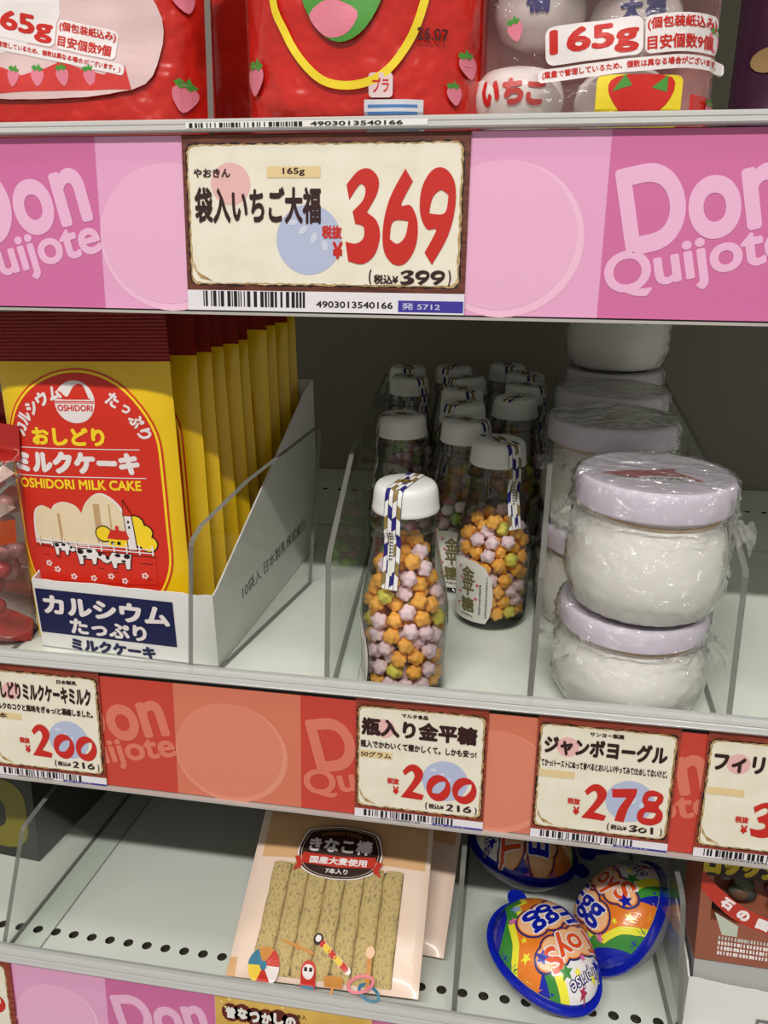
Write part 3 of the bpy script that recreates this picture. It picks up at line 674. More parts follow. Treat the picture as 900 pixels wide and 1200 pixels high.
def milk_pack(full):
    r = empty('milk_sweet_packet'); tag(r, '', 'sweet packet', 'yellow milk sweet packets in the carton')
    pillow_mesh(PW, PH, yv, 36, 58, lambda a, c: 1 if c > PSEAL else 0).build('wrapper', [YEL, SEALM], r, weld=True, sharp=120)
    f = lambda u, v, h: (u, yv(u, v, -1)-.0005-h, v)
    def stad(a, top, bot, bu=0):
        o = []; rt_ = a; ct = top-rt_*1.0; cb = bot+rt_*.95
        o += ell(bu, ct, a, rt_, 26, 0, 0, PI)+ell(bu, cb, a, rt_*.95, 26, 0, PI, 2*PI); return o
    pr = Print(); uc, A_ = (-.0035, .0582) if full else (-.005, .0562)
    pr.loops([stad(A_, .2045, .018, uc)], PRED, 1)
    pr.loops([stad(A_-.0012, .2033, .019, uc), stad(A_-.0028, .2017, .0205, uc)], YEL2, 2)
    pr.build('front_print', r, f, .006)
    if full:
        R0 = rad(-1.0); U = lambda x: x+.281  # photo-measured positions -> packet coordinates
        V = lambda z: z-.002
        pr = Print(lambda u, v: (.046-(.046-u)*1.05, v))
        pr.loops([ell(U(-.283), V(.184), .0142, .0145, 28)], PWHITE, 2)
        pr.poly(S([(U(-.296), V(.1862)), (U(-.2935), V(.1915)), (U(-.288), V(.1875)), (U(-.283), V(.195)), (U(-.277), V(.1955)), (U(-.273), V(.187)), (U(-.272), V(.1858))], 3), PRED, 3)
        pr.rects([(U(-.297), V(.1832), U(-.269), V(.1838)), (U(-.297), V(.1842), U(-.269), V(.1848))], PRED, 3)
        pr.text('OSHIDORI', (U(-.2955), V(.1778), U(-.2705), V(.1822)), PRED, 3, .03)
        cx, cyy = U(-.281), V(.146); 
        for i, ch in enumerate('カルシウム'):
            a = rad(158-i*12.2); pr.glyph(ch, cx+.0485*math.cos(a), cyy+.0445*math.sin(a)+.002, .0088, .0098, PWHITE, 3, .055, a-PI/2)
        for i, ch in enumerate('たっぷり'):
            a = rad(58-i*13); pr.glyph(ch, cx+.0465*math.cos(a), cyy+.0445*math.sin(a)+.002, (.0085, .006, .0088, .007)[i], (.0095, .006, .0095, .0095)[i], PWHITE, 3, .045, a-PI/2)
        pr.text('おしどり', (U(-.3175), V(.1535), U(-.2645), V(.1665)), YEL2, 3, .05)
        pr.rects([(U(-.3365), V(.1512), U(-.2415), V(.1518)), (U(-.333), V(.131), U(-.239), V(.1316))], PWHITE, 3)
        pr.text('ミルクケーキ', (U(-.3345), V(.1335), U(-.2425), V(.1495)), PWHITE, 3, .07)
        pr.text('OSHIDORI MILK CAKE', (U(-.332), V(.1222), U(-.243), V(.1295)), YEL2, 3, .03)
        # window with pale sticks
        wl = [(U(-.3265), V(.081)), (U(-.3262), V(.096)), (U(-.3235), V(.106)), (U(-.317), V(.1095)), (U(-.3105), V(.1065)), (U(-.3105), V(.1065)), (U(-.3075), V(.1105)), (U(-.3005), V(.1128)), (U(-.292), V(.110)), (U(-.288), V(.1045)), (U(-.288), V(.1045)), (U(-.284), V(.113)), (U(-.276), V(.1195)), (U(-.268), V(.1185)), (U(-.259), V(.110)), (U(-.2545), V(.095)), (U(-.254), V(.079)), (U(-.254), V(.079)), (U(-.3265), V(.081)), (U(-.3265), V(.081))]
        wl = S(wl, 4); c = np.mean(np.array(wl), 0)
        pr.poly(wl, PWHITE, 2); wi = [tuple(c+(np.array(p)-c)*np.array((.95, .93))) for p in wl]; pr.poly(wi, WIN, 3)
        pr.rects([(U(-.3065), V(.083), U(-.3045), V(.104)), (U(-.279), V(.083), U(-.2745), V(.112)), (U(-.268), V(.083), U(-.267), V(.112))], WIN2, 4)
        # hill, fence, farm and cows
        pr.rects([(U(-.3255), V(.052), U(-.2385), V(.0795))], PRED, 5)
        for q in ((-.2735, .090, .006), (-.2665, .0865, .005), (-.2505, .0975, .0068), (-.247, .088, .0075), (-.242, .083, .006), (-.2445, .0915, .006)):
            pr.poly(ell(U(q[0]), V(q[1]), q[2]*1.08, q[2]*1.08, 12), BLACK, 5); pr.poly(ell(U(q[0]), V(q[1]), q[2]*.93, q[2]*.93, 12), YEL2, 6)
        pr.rect(U(-.2705), V(.080), U(-.256), V(.0865), YEL2, 7); pr.poly([(U(-.2715), V(.0865)), (U(-.268), V(.0935)), (U(-.257), V(.0925)), (U(-.255), V(.0855))], PRED, 8)
        pr.rect(U(-.2645), V(.092), U(-.2622), V(.0965), PRED, 8); pr.rects([(U(-.269), V(.082), U(-.2665), V(.0845)), (U(-.2645), V(.082), U(-.262), V(.0845))], BLACK, 8)
        pr.poly([(U(-.2572), V(.078)), (U(-.2500), V(.078)), (U(-.2518), V(.104)), (U(-.2578), V(.1045))], BLACK, 7); pr.poly([(U(-.2565), V(.0785)), (U(-.2508), V(.0785)), (U(-.2524), V(.1035)), (U(-.2572), V(.104))], PWHITE, 8)
        pr.poly([(U(-.2583), V(.104)), (U(-.2573), V(.1165)), (U(-.2512), V(.1035))], BLACK, 8); pr.poly([(U(-.2577), V(.1045)), (U(-.2570), V(.1145)), (U(-.2518), V(.104))], PRED, 9); pr.rects([(U(-.2555), V(.0985), U(-.2541), V(.1005)), (U(-.2552), V(.0945), U(-.2538), V(.0965))], BLACK, 9)
        pr.stroke([(U(-.3255), V(.0842)), (U(-.239), V(.0790))], .0008, PWHITE, 10); pr.stroke([(U(-.3255), V(.0815)), (U(-.239), V(.0762))], .0008, PWHITE, 10)
        for i in range(10): x = -.3225+i*.0092; z = .0828-.00057*i*1.0; pr.stroke([(U(x), V(z-.0030)), (U(x), V(z+.0040))], .0010, PWHITE, 10)
        pr.stroke([(U(-.3255), V(.0792)), (U(-.238), V(.0735))], .0004, BLACK, 10)
        for x, z, s_, fl in ((-.305, .0785, .85, 1), (-.286, .074, 1.12, 1), (-.2645, .0715, 1.12, -1)):
            q = lambda a, c_: (U(x+fl*a*s_), V(z+c_*s_))
            body = [q(-.0085, .003), q(.004, .004), q(.006, .001), q(.0105, .0), q(.011, -.002), q(.008, -.0035), q(.005, -.0015), q(.004, -.0065), q(.002, -.0065), q(.0015, -.003), q(-.004, -.0025), q(-.0045, -.0068), q(-.0068, -.0068), q(-.0075, -.001)]
            pr.stroke(body+[body[0]], .0012, BLACK, 10); pr.poly(body, PWHITE, 11)
            for e_ in ((-.0055, .0018, .0022, .0016), (.0005, .0024, .002, .0013), (.0072, .0004, .0012, .0013), (-.003, -.0015, .0015, .0009)): pr.poly(ell(*q(e_[0], e_[1]), e_[2]*s_, e_[3]*s_, 10), BLACK, 12)
        for q in ((-.312, .061), (-.300, .056), (-.285, .0555), (-.262, .0545), (-.247, .059), (-.272, .0575), (-.318, .0655)):
            for k in range(5): pr.poly(ell(U(q[0])+.0016*math.cos(k*1.257), V(q[1])+.0016*math.sin(k*1.257), .0009, .0009, 8), PWHITE, 6)
            pr.poly(ell(U(q[0]), V(q[1]), .0007, .0007, 8), PRED, 7)
        for q in ((-.318, .072), (-.31, .0705), (-.279, .0635), (-.268, .061), (-.2425, .068), (-.244, .0565), (-.247, .0685)): pr.stroke([(U(q[0]-.002), V(q[1])), (U(q[0]+.002), V(q[1]-.0003))], .0005, BLACK, 6)
        pr.build('front_artwork', r, f, .007)
    return r
fp = milk_pack(True); rp = milk_pack(False)
ords = ['second', 'third', 'fourth', 'fifth', 'sixth', 'seventh', 'eighth', 'ninth']
for i in range(10):
    o = fp if i == 0 else (rp if i == 1 else copy_tree(rp))
    t = i/9; y = .078+.0215*i; xr = -.2195+.0285*t; rn = random.Random(i+40)
    if i == 0: o.location = (-.2840, .0640, zf(.064)+.004); o.rotation_euler = (rad(2.5), rad(-1.6), 0); o['label'] = 'yellow and red milk sweet packet in front of the row, its whole printed face showing'
    else:
        o.location = (xr-PW/2, y, zf(y)+.004+(.006 if i > 5 else 0)+(.006 if i == 9 else 0)); o.rotation_euler = (rad(2.5+3*math.sin(PI*i/9)), rad(rn.uniform(-.8, .8)-.6), rad(rn.uniform(-3, 2)-(3 if i in (5, 9) else 0)))
        o['label'] = 'yellow milk sweet packet standing last, against the carton back' if i == 9 else 'yellow milk sweet packet, %s from the front of the carton row' % ords[i-1]
# carton
CARD = mat((228, 226, 224), .6); CARDIN = mat((206, 196, 170), .7); NAVYB = mat((24, 28, 74), .5); GREYT = mat((96, 94, 92))
cb = empty('display_carton', (-.2668, .0480, zf(.048)+.0006), (tl, 0, rad(-3.4))); tag(cb, 'white open display carton with navy label holding the yellow milk sweet packets', 'carton')
W_, D_, HF, HB, T_ = .0712, .243, .0565, .163, .0011
m = MB(); m.box((-W_, 0, 0), (W_, D_, T_), 0)
rn = random.Random(2); topj = [(-W_+2*W_*i/24, HF+rn.uniform(-.0006, .0006)) for i in range(24, -1, -1)]
m.prism([(-W_, 0), (W_, 0)]+topj, lambda u, v, t: (u, t, v), 0, T_); m.prism([(-W_, 0), (W_, 0), (W_, HB), (-W_, HB)], lambda u, v, t: (u, t, v), D_-T_, D_)
for sx in (-1, 1): m.prism([(T_, T_), (D_-T_, T_), (D_-T_, HB), (D_-.02, HB-.004), (.008, HF+.002), (T_, HF)], lambda u, v, t: (sx*t, u, v), W_, W_-T_)
m.build('carton_body', CARD, cb, smooth=False)
pr = Print(); ff = lambda u, v, h: (u, -.0002-h, v); O = -.2668
bx_ = lambda a, c_, d, e: (a-O, c_, d-O, e)
pr.rect(*bx_(-.3365, .0130, -.2265, .0490), NAVYB, 1); pr.text('カルシウム', bx_(-.3315, .0290, -.2300, .0448), PWHITE, 2, .05); pr.text('たっぷり', bx_(-.3115, .0145, -.2495, .0275), PWHITE, 2, .045)
pr.text('ミルクケーキ', bx_(-.3130, -.0035+.0042, -.2440, .0108), NAVYB, 2, .06); pr.build('front_label', cb, ff)
pr = Print(); pr.text('10袋入 日本製乳株式会社', (.050, .030, .205, .041), GREYT, 1, .0); pr.build('side_print', cb, lambda u, v, h: (W_+.0002+h, u, v))

# ---- red candy bags at the left edge of the middle shelf
RCL = BAGFILM
def red_bag(loc, rot, label, seed):
    w2, h2 = .095, .17; yv2 = pillow(w2, h2, .05, .02, seed, .003); r = empty('candy_bag', loc, rot); tag(r, label, 'candy bag', 'clear candy bags with red checks')
    pillow_mesh(w2, h2, yv2, 24, 34, lambda a, c: 1 if c > .86 or c < .05 else 0).build('clear_bag', [BAGFILM, mat((176, 40, 36), .3)], r, weld=True, sharp=180)
    pr = Print(); A = [mat((196, 46, 36), .35), mat((216, 190, 180), .35), mat((206, 84, 40), .35)]; rn = random.Random(seed)
    for i in range(8):
        for j in range(3):
            if rn.random() < .75: u = -.046+i*.0115; v = .112+.0125*j; pr._put([(u, v), (u+.006, v-.006), (u+.012, v), (u+.006, v+.006)], [[0, 1, 2, 3]], A[(i+j) % 2], 1)
    pr.rect(-.046, .085, .046, .103, A[2], 1); pr.build('checked_print', r, lambda u, v, h: (u, yv2(u, v, -1)-.0008-h, v), .008)
    q = MB()
    for i in range(26):
        cx, cz = rn.uniform(-.034, .034), rn.uniform(.02, .12); cyy = rn.uniform(-.010, .010); rr = .0065
        q.lathe([(.0001, -rr)]+[(rr*math.cos(t), rr*math.sin(t)) for t in np.linspace(-1.4, 1.4, 7)]+[(.0001, rr)], 10, i % 2, (cx, cyy, cz))
    q.build('wrapped_candy', [mat((178, 44, 52), .25, .5), mat((206, 150, 150), .25, .5)], r)['kind'] = 'stuff'
    return r
red_bag((-.3990, .062, zf(.062)+.002), (rad(3), rad(5), rad(-4)), 'clear bag with red and white checks standing at the left edge of the middle shelf', 3)
red_bag((-.405, .135, zf(.125)+.002), (rad(2), rad(8), rad(4)), 'dim clear bag with red checks behind the first one at the left edge', 8)

# ================================================================ strawberry sweet bags on the upper shelf
BR_RED = mat((200, 36, 27), .24, .5, .7, 26, coat=.5); LEAF = mat((78, 150, 60), .4); SPINK = mat((226, 130, 150), .4); SYEL = mat((240, 214, 50), .4); TXR = mat((206, 44, 36), .4); TXW = mat((240, 232, 232), .4)
TZ = .3856
def berry(pr, u, v, s_, rot=0, l=3):
    c, q = math.cos(rot), math.sin(rot); X = lambda a, b_: (u+s_*(a*c-b_*q), v+s_*(a*q+b_*c))
    pr.poly(S([X(0, -.9), X(.55, -.2), X(.6, .4), X(.2, .7), X(-.2, .7), X(-.6, .4), X(-.55, -.2)], 3), SPINK, l)
    pr.poly([X(-.6, .75), X(-.25, .45), X(0, .6), X(.25, .4), X(.6, .7), X(.3, .85), X(.15, 1.15), X(0, .85), X(-.3, 1.0)], LEAF, l+1)
def sweet_bag(loc, rot, w2, h2, d, label, seed, art, mfn, wr=.0022):
    yv2 = pillow(w2, h2, d, .02, seed, wr, .02); r = empty('sweet_bag', loc, rot); tag(r, label, 'sweet bag', 'bags of strawberry sweets on the upper shelf')
    m = pillow_mesh(w2, h2, yv2, 60, 60, mfn); half = len(m.m)//2; m.m[half:] = [2 if q else 0 for q in m.m[half:]]
    m.build('bag', [BR_RED, BAGFILM, mat((222, 168, 164), .4)], r, weld=True, sharp=180)
    pr = Print(); art(pr); pr.build('front_print', r, lambda u, v, h: (u, yv2(u, v, -1)-.0022-h, v), .005); return r
def g165(pr, u0, v0, k, rot):
    """weight panel: 165g and two small lines, red on white"""
    c, q = math.cos(rot), math.sin(rot); X = lambda a, b_: (u0+k*(a*c-b_*q), v0+k*(a*q+b_*c)); old = pr.xf; pr.xf = (lambda a, c_: old(*X(a, c_))) if old else X
    pr.poly(rrect(-.002, .0135, .046, .031, .004), TXW, 3); pr.text('165g', (0, .015, .044, .0295), TXR, 4, .035)
    pr.poly(rrect(.047, .0135, .086, .0305, .003), TXW, 3); pr.text('(個包装紙込み)', (.048, .0235, .085, .0295), TXR, 4, .03); pr.text('目安個数9個', (.048, .015, .083, .0215), TXR, 4, .03)
    pr.poly(rrect(-.006, .006, .092, .0122, .002), TXW, 3); pr.text('(重量で管理しているため、個数は異なる場合がございます。)', (-.004, .0074, .090, .0112), TXR, 4, .03); pr.xf = old
def art_left(pr):
    pr.xf = lambda u, v: (max(u, -.0865+.0006*math.sin(v*900)), v)
    pr.loops([S([(-.20, .10), (-.045, .10), (.040, .098), (.066, .080), (.066, .055), (.05, .036), (-.01, .031), (-.06, .034), (-.11, .030), (-.2, .034)], 4)], mat((226, 196, 196), .35), 1)
    pr.loops([S([(-.13, .10), (-.06, .105), (-.0, .10), (.012, .075), (-.005, .062), (-.03, .055), (-.07, .053), (-.12, .06)], 4)], TXW, 2)
    pts = [(-.14+.0125*i, .047+.0035*math.sin(i*1.7)) for i in range(16)]; pr.poly(pts+[(.050, .036), (-.14, .034)], mat((214, 66, 62), .35), 2)
    for i in range(9): berry(pr, -.098+.0155*i, .043, .006, .2*math.sin(i))
    g165(pr, -.036, .0535, .9, rad(-11)); berry(pr, .077, .034, .0095, -.15); berry(pr, .079, .085, .008, .3)
    pr.poly(rrect(-.020, .083, .018, .105, .004), SYEL, 2); pr.poly(S([(-.010, .09), (.0, .082), (.010, .088), (.012, .1), (-.012, .1)], 3), TXR, 3); pr.poly([(-.006, .093), (.004, .09), (.002, .098)], LEAF, 4)
    pr._put([(-.11, .012), (-.055, .008), (-.052, .021), (-.11, .026)], [[0, 1, 2, 3]], mat((206, 206, 216), .4), 2)
    for i in range(9): pr.rect(-.098+.0045*i, .013, -.0955+.0045*i, .022-(i % 3)*.001, mat((70, 96, 160), .4), 3)
sweet_bag((-.2790, .060, TZ), (rad(3), 0, rad(2)), .176, .19, .075, 'red strawberry sweet bag at the left of the upper shelf, 165g print on its window', 2, art_left, lambda a, c: 0)
def art_mid(pr):
    o = S([(-.066, .20), (-.064, .09), (-.052, .060), (-.030, .040), (-.008, .0335), (.020, .036), (.042, .05), (.056, .072), (.064, .11), (.066, .20)], 5, False); o = [(p[0]*.70, p[1]) for p in o]; pr.xf = lambda u, v: (u*.74, v)
    pr.xf = None; pr.stroke(o, .0042, SYEL, 1); pr.xf = lambda u, v: (u*.74, v); pr.poly(S([(-.036, .080), (-.010, .082), (.030, .100), (.030, .100), (.026, .078), (.012, .060), (-.008, .054), (-.026, .062)], 4), LEAF, 2)
    pr.poly(S([(-.030, .068), (-.014, .074), (.006, .068), (.0, .059), (-.012, .056), (-.022, .059)], 3), SPINK, 3)
    pr.xf = None
    berry(pr, -.0575, .040, .0095, -.1); berry(pr, .0625, .045, .007, .3); berry(pr, .056, .03, .006, .2)
    pr.text('26.07', (.036, .0545, .052, .0605), mat((70, 20, 20)), 2, .02)
    pr.poly(rrect(.0105, .027, .0235, .039, .002), mat((226, 200, 200)), 1); pr.text('プラ', (.0125, .0295, .0215, .0365), TXR, 2, .02)
    pr.rect(.008, .006, .040, .026, mat((206, 206, 214)), 1); pr.rects([(.010, .008+.0035*i, .037, .0095+.0035*i) for i in range(5)], mat((70, 120, 180)), 2)
sweet_bag((-.0960, .058, TZ), (rad(3), 0, 0), .140, .20, .085, 'red strawberry sweet bag in the middle with a yellow berry outline', 5, art_mid, lambda a, c: 0)
def mf_r(a, c):
    x = (a-.5)*.132; z = c*.19
    return 0 if (z > .106+.007*math.sin(x*170)) or (x > .050 and z < .03) or x < -.062 else 1
def art_right(pr):
    pr.xf = lambda u, v: (u+.0115, v)
    old = pr.xf
    g165(pr, -.0335, .0275, 1.02, rad(5)); pr.poly(rrect(-.010, .012, .034, .036, .003), SYEL, 1)
    pr.poly(S([(-.003, .026), (.010, .014), (.026, .022), (.028, .035), (.0, .035)], 4), TXR, 2); pr.poly([(-.002, .028), (.008, .031), (.004, .036)], LEAF, 3); pr.poly([(.018, .03), (.026, .028), (.026, .036)], LEAF, 3)
    for q in ((-.05, .105, .2), (-.035, .092, .5), (.0, .096, -.2), (.03, .098, .2), (.05, .055, 0), (.053, .022, .2), (-.054, .06, .3)): berry(pr, q[0], q[1], .0062, q[2])
sweet_bag((.0350, .062, TZ), (rad(3), 0, rad(-2)), .132, .19, .085, 'clear-fronted strawberry sweet bag on the right, wrapped white sweets showing inside', 9, art_right, mf_r, .002)
# wrapped white sweets inside / beside the right bag
DW = mat((236, 232, 228), .35, .5, .1, 40, coat=.3)
def daifuku(loc, rz, txt, col, label, rx=0):
    r = empty('wrapped_sweet', loc, (rx, 0, rz)); tag(r, label, 'wrapped sweet', 'wrapped strawberry sweets')
    a, b_, h = .021, .015, .026
    MB().lathe([(.0001, 0), (.010, .0005), (.0175, .004), (.0205, .010), (.021, .0145), (.0195, .020), (.0155, .024), (.009, .0258), (.0001, .0262)], 36).build('sweet', DW, r, sharp=180)
    pr = Print(); n = len(txt)
    for i, ch in enumerate(txt): pr.glyph(ch, (-.5*(n-1)+i)*.0105 if n > 1 else 0, .0135, .0095 if n > 1 else .0105, .0105, col, 1, .06)
    def f(u, v, h_):
        rr = np.interp(v, [0, .004, .010, .0145, .020, .024, .026], [.010, .0175, .0205, .021, .0195, .0155, .009])+.0004+h_; t = u/.021; return (rr*math.sin(t), -rr*math.cos(t), v)
    pr.build('print', r, f, .003); r.scale = (1.25, 1.2, 1.3); return r
BLUE = mat((52, 50, 130), .4)
daifuku((-.006, .054, TZ+.013), rad(-6), 'いちご', TXR, 'white wrapped sweet lettered in red, lying low between two red bags')
daifuku((.052, .054, TZ+.011), rad(4), 'いち', TXR, 'white wrapped sweet behind the yellow square of the clear bag')
daifuku((.004, .068, TZ+.062), rad(-4), '福', BLUE, 'white wrapped sweet with one dark blue character, higher up')
daifuku((.058, .070, TZ+.056), rad(2), '大福', BLUE, 'white wrapped sweet hidden behind the 165g print of the clear bag')
sweet_bag((-.1800, .175, TZ), (rad(2), 0, 0), .13, .19, .07, 'red bag standing in the second row, seen in the gap between two bags', 31, lambda pr: berry(pr, .03, .05, .008), lambda a, c: 0)
# purple bag at the far right
def art_p(pr):
    for q in ((-.03, .055, .012, LEAF), (-.022, .042, .014, mat((92, 60, 140), .4)), (-.04, .02, .012, mat((150, 60, 60), .4)), (.01, .06, .015, mat((120, 50, 120), .4)), (-.045, .07, .009, mat((160, 130, 90), .4))): pr.poly(ell(q[0], q[1], q[2], q[2]*.8, 14), q[3], 1)
yv2 = pillow(.12, .17, .05, .02, 21, .003); r = empty('sweet_bag', (.190, .155, TZ), (rad(2), 0, rad(6))); tag(r, 'dark purple bag in shade at the right end of the upper shelf', 'sweet bag')
pillow_mesh(.12, .17, yv2, 30, 36).build('bag', [mat((64, 30, 56), .3, .5)], r, weld=True, sharp=180); pr = Print(); art_p(pr); pr.build('front_print', r, lambda u, v, h: (u, yv2(u, v, -1)-.001-h, v), .007)
divider(-.1735, .3855, prof(.10, (.02, .12), (.1, .13), .13, .40), 0, 0, 'clear divider on the upper shelf between the two red sweet bags', 0, 0)
sh = empty('shelf_board'); tag(sh, 'unseen shelf board added above the red sweet bags to darken the gaps between them', 'shelf', 'store shelves')
MB().box((XL, .007, .66), (XR, DEP-.002, .68)).build('board', SHELF, sh, smooth=False)  # unseen board, added so that its shade darkens the gaps between the bags

# ================================================================ lower shelf goods
LZ = -.196
# ---- soy-flour stick bags
TAN = mat((222, 176, 126), .45, .4, .2, 60, coat=.2); PALE = mat((240, 214, 196), .4, .5, .25, 50, coat=.3); STK = noise_mix('soy_stick', (136, 122, 88), (198, 174, 116), (1.6, 1, .9), 420, .75, .30, .50); EMB = mat((50, 26, 20), .4)
def stick_bag(loc, rot, label, full):
    w2, h2 = .146, .150; yv2 = pillow(w2, h2, .014, .014, 4, .0009, .012); r = empty('stick_bag', loc, rot); tag(r, label, 'stick sweet bag', 'bags of soy-flour sticks')
    m = pillow_mesh(w2, h2, yv2, 40, 48, lambda a, c: 1 if c > .585 and (.05 < a < .97) else (1 if c < .075 and a < .06 else 0)); m.build('bag', [PALE, TAN], r, weld=True, sharp=180)
    f = lambda u, v, h: (u, yv2(u, v, -1)-.0006-h, v)
    if not full: return r
    # seven sticks showing through the front
    pb = Print(); pb.rect(-.0525, .004, .0535, .082, mat((112, 98, 64), .6), 1); pb.build('dark_gap_sheet', r, f, .008)  # dark sheet under the sticks, paints the shade in the gaps between them
    for i in range(7):
        u = -.0455+.0152*i; q = MB(); st = []
        pts = [(u+.0004*math.sin(k*2+i), 0, .003+.080*k/10) for k in range(11)]
        vv = []
        for k in range(11):
            z = pts[k][2]; xx = pts[k][0]
            for t in range(9):
                a = PI*t/8; vv.append((xx-.0074*math.cos(a), yv2(xx, z, -1)-.0004-.0030*math.sin(a)**.7*(1 if 0 < k < 10 else .2)+.0003*noise.noise(Vector((xx*300, t, z*300))), z+(.001 if k == 10 else 0)*math.sin(a)))
        q.add(vv, [(k*9+t, k*9+t+1, (k+1)*9+t+1, (k+1)*9+t) for k in range(10) for t in range(8)]); q.build('stick', STK, r, sharp=180)
    g = lambda u, v, h: (u, yv2(u, v, -1)-.0040-h, v)
    pr = Print(); cx, cz = .0005, .0935
    def emb(k, c_): 
        return S([(cx-.030*k, cz+.012*k), (cx-.030*k, cz+.012*k), (cx-.024*k, cz+.0165*k), (cx, cz+.0195*k), (cx+.024*k, cz+.0165*k), (cx+.030*k, cz+.012*k), (cx+.030*k, cz+.012*k), (cx+.0335*k, cz), (cx+.030*k, cz-.012*k), (cx+.018*k, cz-.0185*k), (cx, cz-.0205*k), (cx-.018*k, cz-.0185*k), (cx-.030*k, cz-.012*k), (cx-.0335*k, cz)], 4)
    pr.poly(emb(1.04, 0), PWHITE, 1); pr.poly(emb(1.0, 0), EMB, 2); e1 = emb(.955, 0); e2 = emb(.935, 0); pr.loops([e1, e2], mat((190, 170, 150)), 3)
    pr.text('KINAKO STICK', (cx-.017, cz+.0115, cx+.017, cz+.0140), mat((150, 100, 50)), 3, .01, curve=-.002); pr.text('きなこ棒', (cx-.0265, cz-.001, cx+.0265, cz+.0105), PWHITE, 4, .04)
    rb = mat((196, 52, 34), .4)
    pr.poly([(cx-.036, cz-.006), (cx-.029, cz-.004), (cx-.029, cz-.0135), (cx-.036, cz-.017), (cx-.0335, cz-.0115)], rb, 3); pr.poly([(cx+.036, cz-.006), (cx+.029, cz-.004), (cx+.029, cz-.0135), (cx+.036, cz-.017), (cx+.0335, cz-.0115)], rb, 3)
    pr.poly([(cx-.030, cz-.002), (cx, cz-.0035), (cx+.030, cz-.002), (cx+.030, cz-.0105), (cx, cz-.012), (cx-.030, cz-.0105)], rb, 4); pr.text('国産大麦使用', (cx-.0235, cz-.0102, cx+.0235, cz-.0045), TXW, 5, .035); pr.text('7本入り', (cx-.009, cz-.0172, cx+.009, cz-.0130), PWHITE, 5, .03)
    # little drawn toys along the foot of the bag
    pr.xf = lambda u, v: (u*.92+.006, v-.0095)
    K = mat((40, 24, 20)); TW = mat((206, 140, 66), .4); TR = mat((200, 48, 36), .4); TB = mat((60, 120, 150), .4); TY = mat((236, 204, 70), .4)
    for k in range(6): pr.poly([(-.053, .017)]+[(-.053+.0135*math.cos(t), .017+.0125*math.sin(t)) for t in np.linspace(k*PI/3*1.0, (k+1)*PI/3, 6)], (TR, TW, TB, TY, TR, PWHITE)[k], 1)
    pr.poly(ell(-.053, .017, .003, .003, 12), TB, 2)
    pr.stroke([(-.040, .035), (-.014, .0285)], .0020, TW, 1); pr.stroke([(-.029, .0335), (-.027, .0305)], .0022, TW, 2)
    pr.poly(rrect(-.0215, .0025, -.0095, .0235, .0055), TR, 1); pr.poly(ell(-.0155, .0165, .0048, .0045, 16), PWHITE, 2); pr.rects([(-.0190, .0165, -.0163, .019), (-.0148, .0165, -.0121, .019)], K, 3); pr.rect(-.0208, .0035, -.0102, .0085, TB, 2)
    pr.stroke([(-.0115, .0385), (.0165, .0195)], .0048, PWHITE, 1)
    for k in range(5): t = k/5; pr.stroke([(-.010+.0265*t, .0375-.018*t), (-.0068+.0265*t, .0352-.018*t)], .0046, (TR, TY)[k % 2], 2)
    pr.poly(ell(-.0115, .0385, .0042, .0042, 14), K, 2); pr.poly(ell(-.0115, .039, .0025, .0025, 10), PWHITE, 3)
    pr.poly(rrect(-.002, .009, .013, .0155, .002), TW, 1); pr.stroke([(.005, .009), (.0042, .0025)], .002, TW, 2)
    pr.stroke([(.033, .012), (.0328, .029)], .0038, TW, 2); pr.poly(ell(.0325, .0335, .0038, .0042, 16), mat((240, 196, 160)), 3); pr.loops([ell(.0275, .013, .0115, .0055, 26, .25), ell(.0275, .013, .0088, .0034, 26, .25)], mat((226, 130, 140)), 3); pr.loops([ell(.0345, .0085, .0095, .005, 26, -.3), ell(.0345, .0085, .0072, .003, 26, -.3)], TB, 2)
    pr.build('front_print', r, g, .008)
    return r
ang = math.radians(-58)
stick_bag((-.1130, .0085, LZ+.0125), (ang, rad(-3.5), rad(-1.5)), 'front soy-flour stick bag with dark emblem, seven sticks showing', True)
stick_bag((-.0985, .060, LZ+.0075), (math.radians(-61), rad(-2), rad(-5)), 'plain edge of a second stick bag tucked right behind the front one', False)
# ---- toy eggs
EB = mat((16, 34, 168), .25, .5, coat=.4); EWH = mat((232, 228, 230), .25, .5, coat=.3); EO = mat((232, 128, 40), .28, coat=.4); EY = mat((238, 232, 60), .28, coat=.4); EG = mat((60, 140, 58), .28, coat=.4); EPN = mat((216, 110, 170), .3); ELB = mat((140, 168, 226), .3); EDB = mat((40, 40, 110), .3); ERED = mat((226, 84, 40), .3); EDR = mat((170, 40, 80), .3)
EA, EBd = .0455, .0375; EROT = rad(-52)
def egg_r(t): # outline radius in the direction t of the long axis (blunt end at t=PI)
    a = EA; b_ = EBd*(1-.10*math.cos(t)); return a*b_/math.sqrt((b_*math.cos(t))**2+(a*math.sin(t))**2)
def dome(u, v, H=.027):
    t = math.atan2(v, u)-EROT; q = math.hypot(u, v)/egg_r(t); return H*math.sqrt(max(0, 1-min(1, q)**2.3))
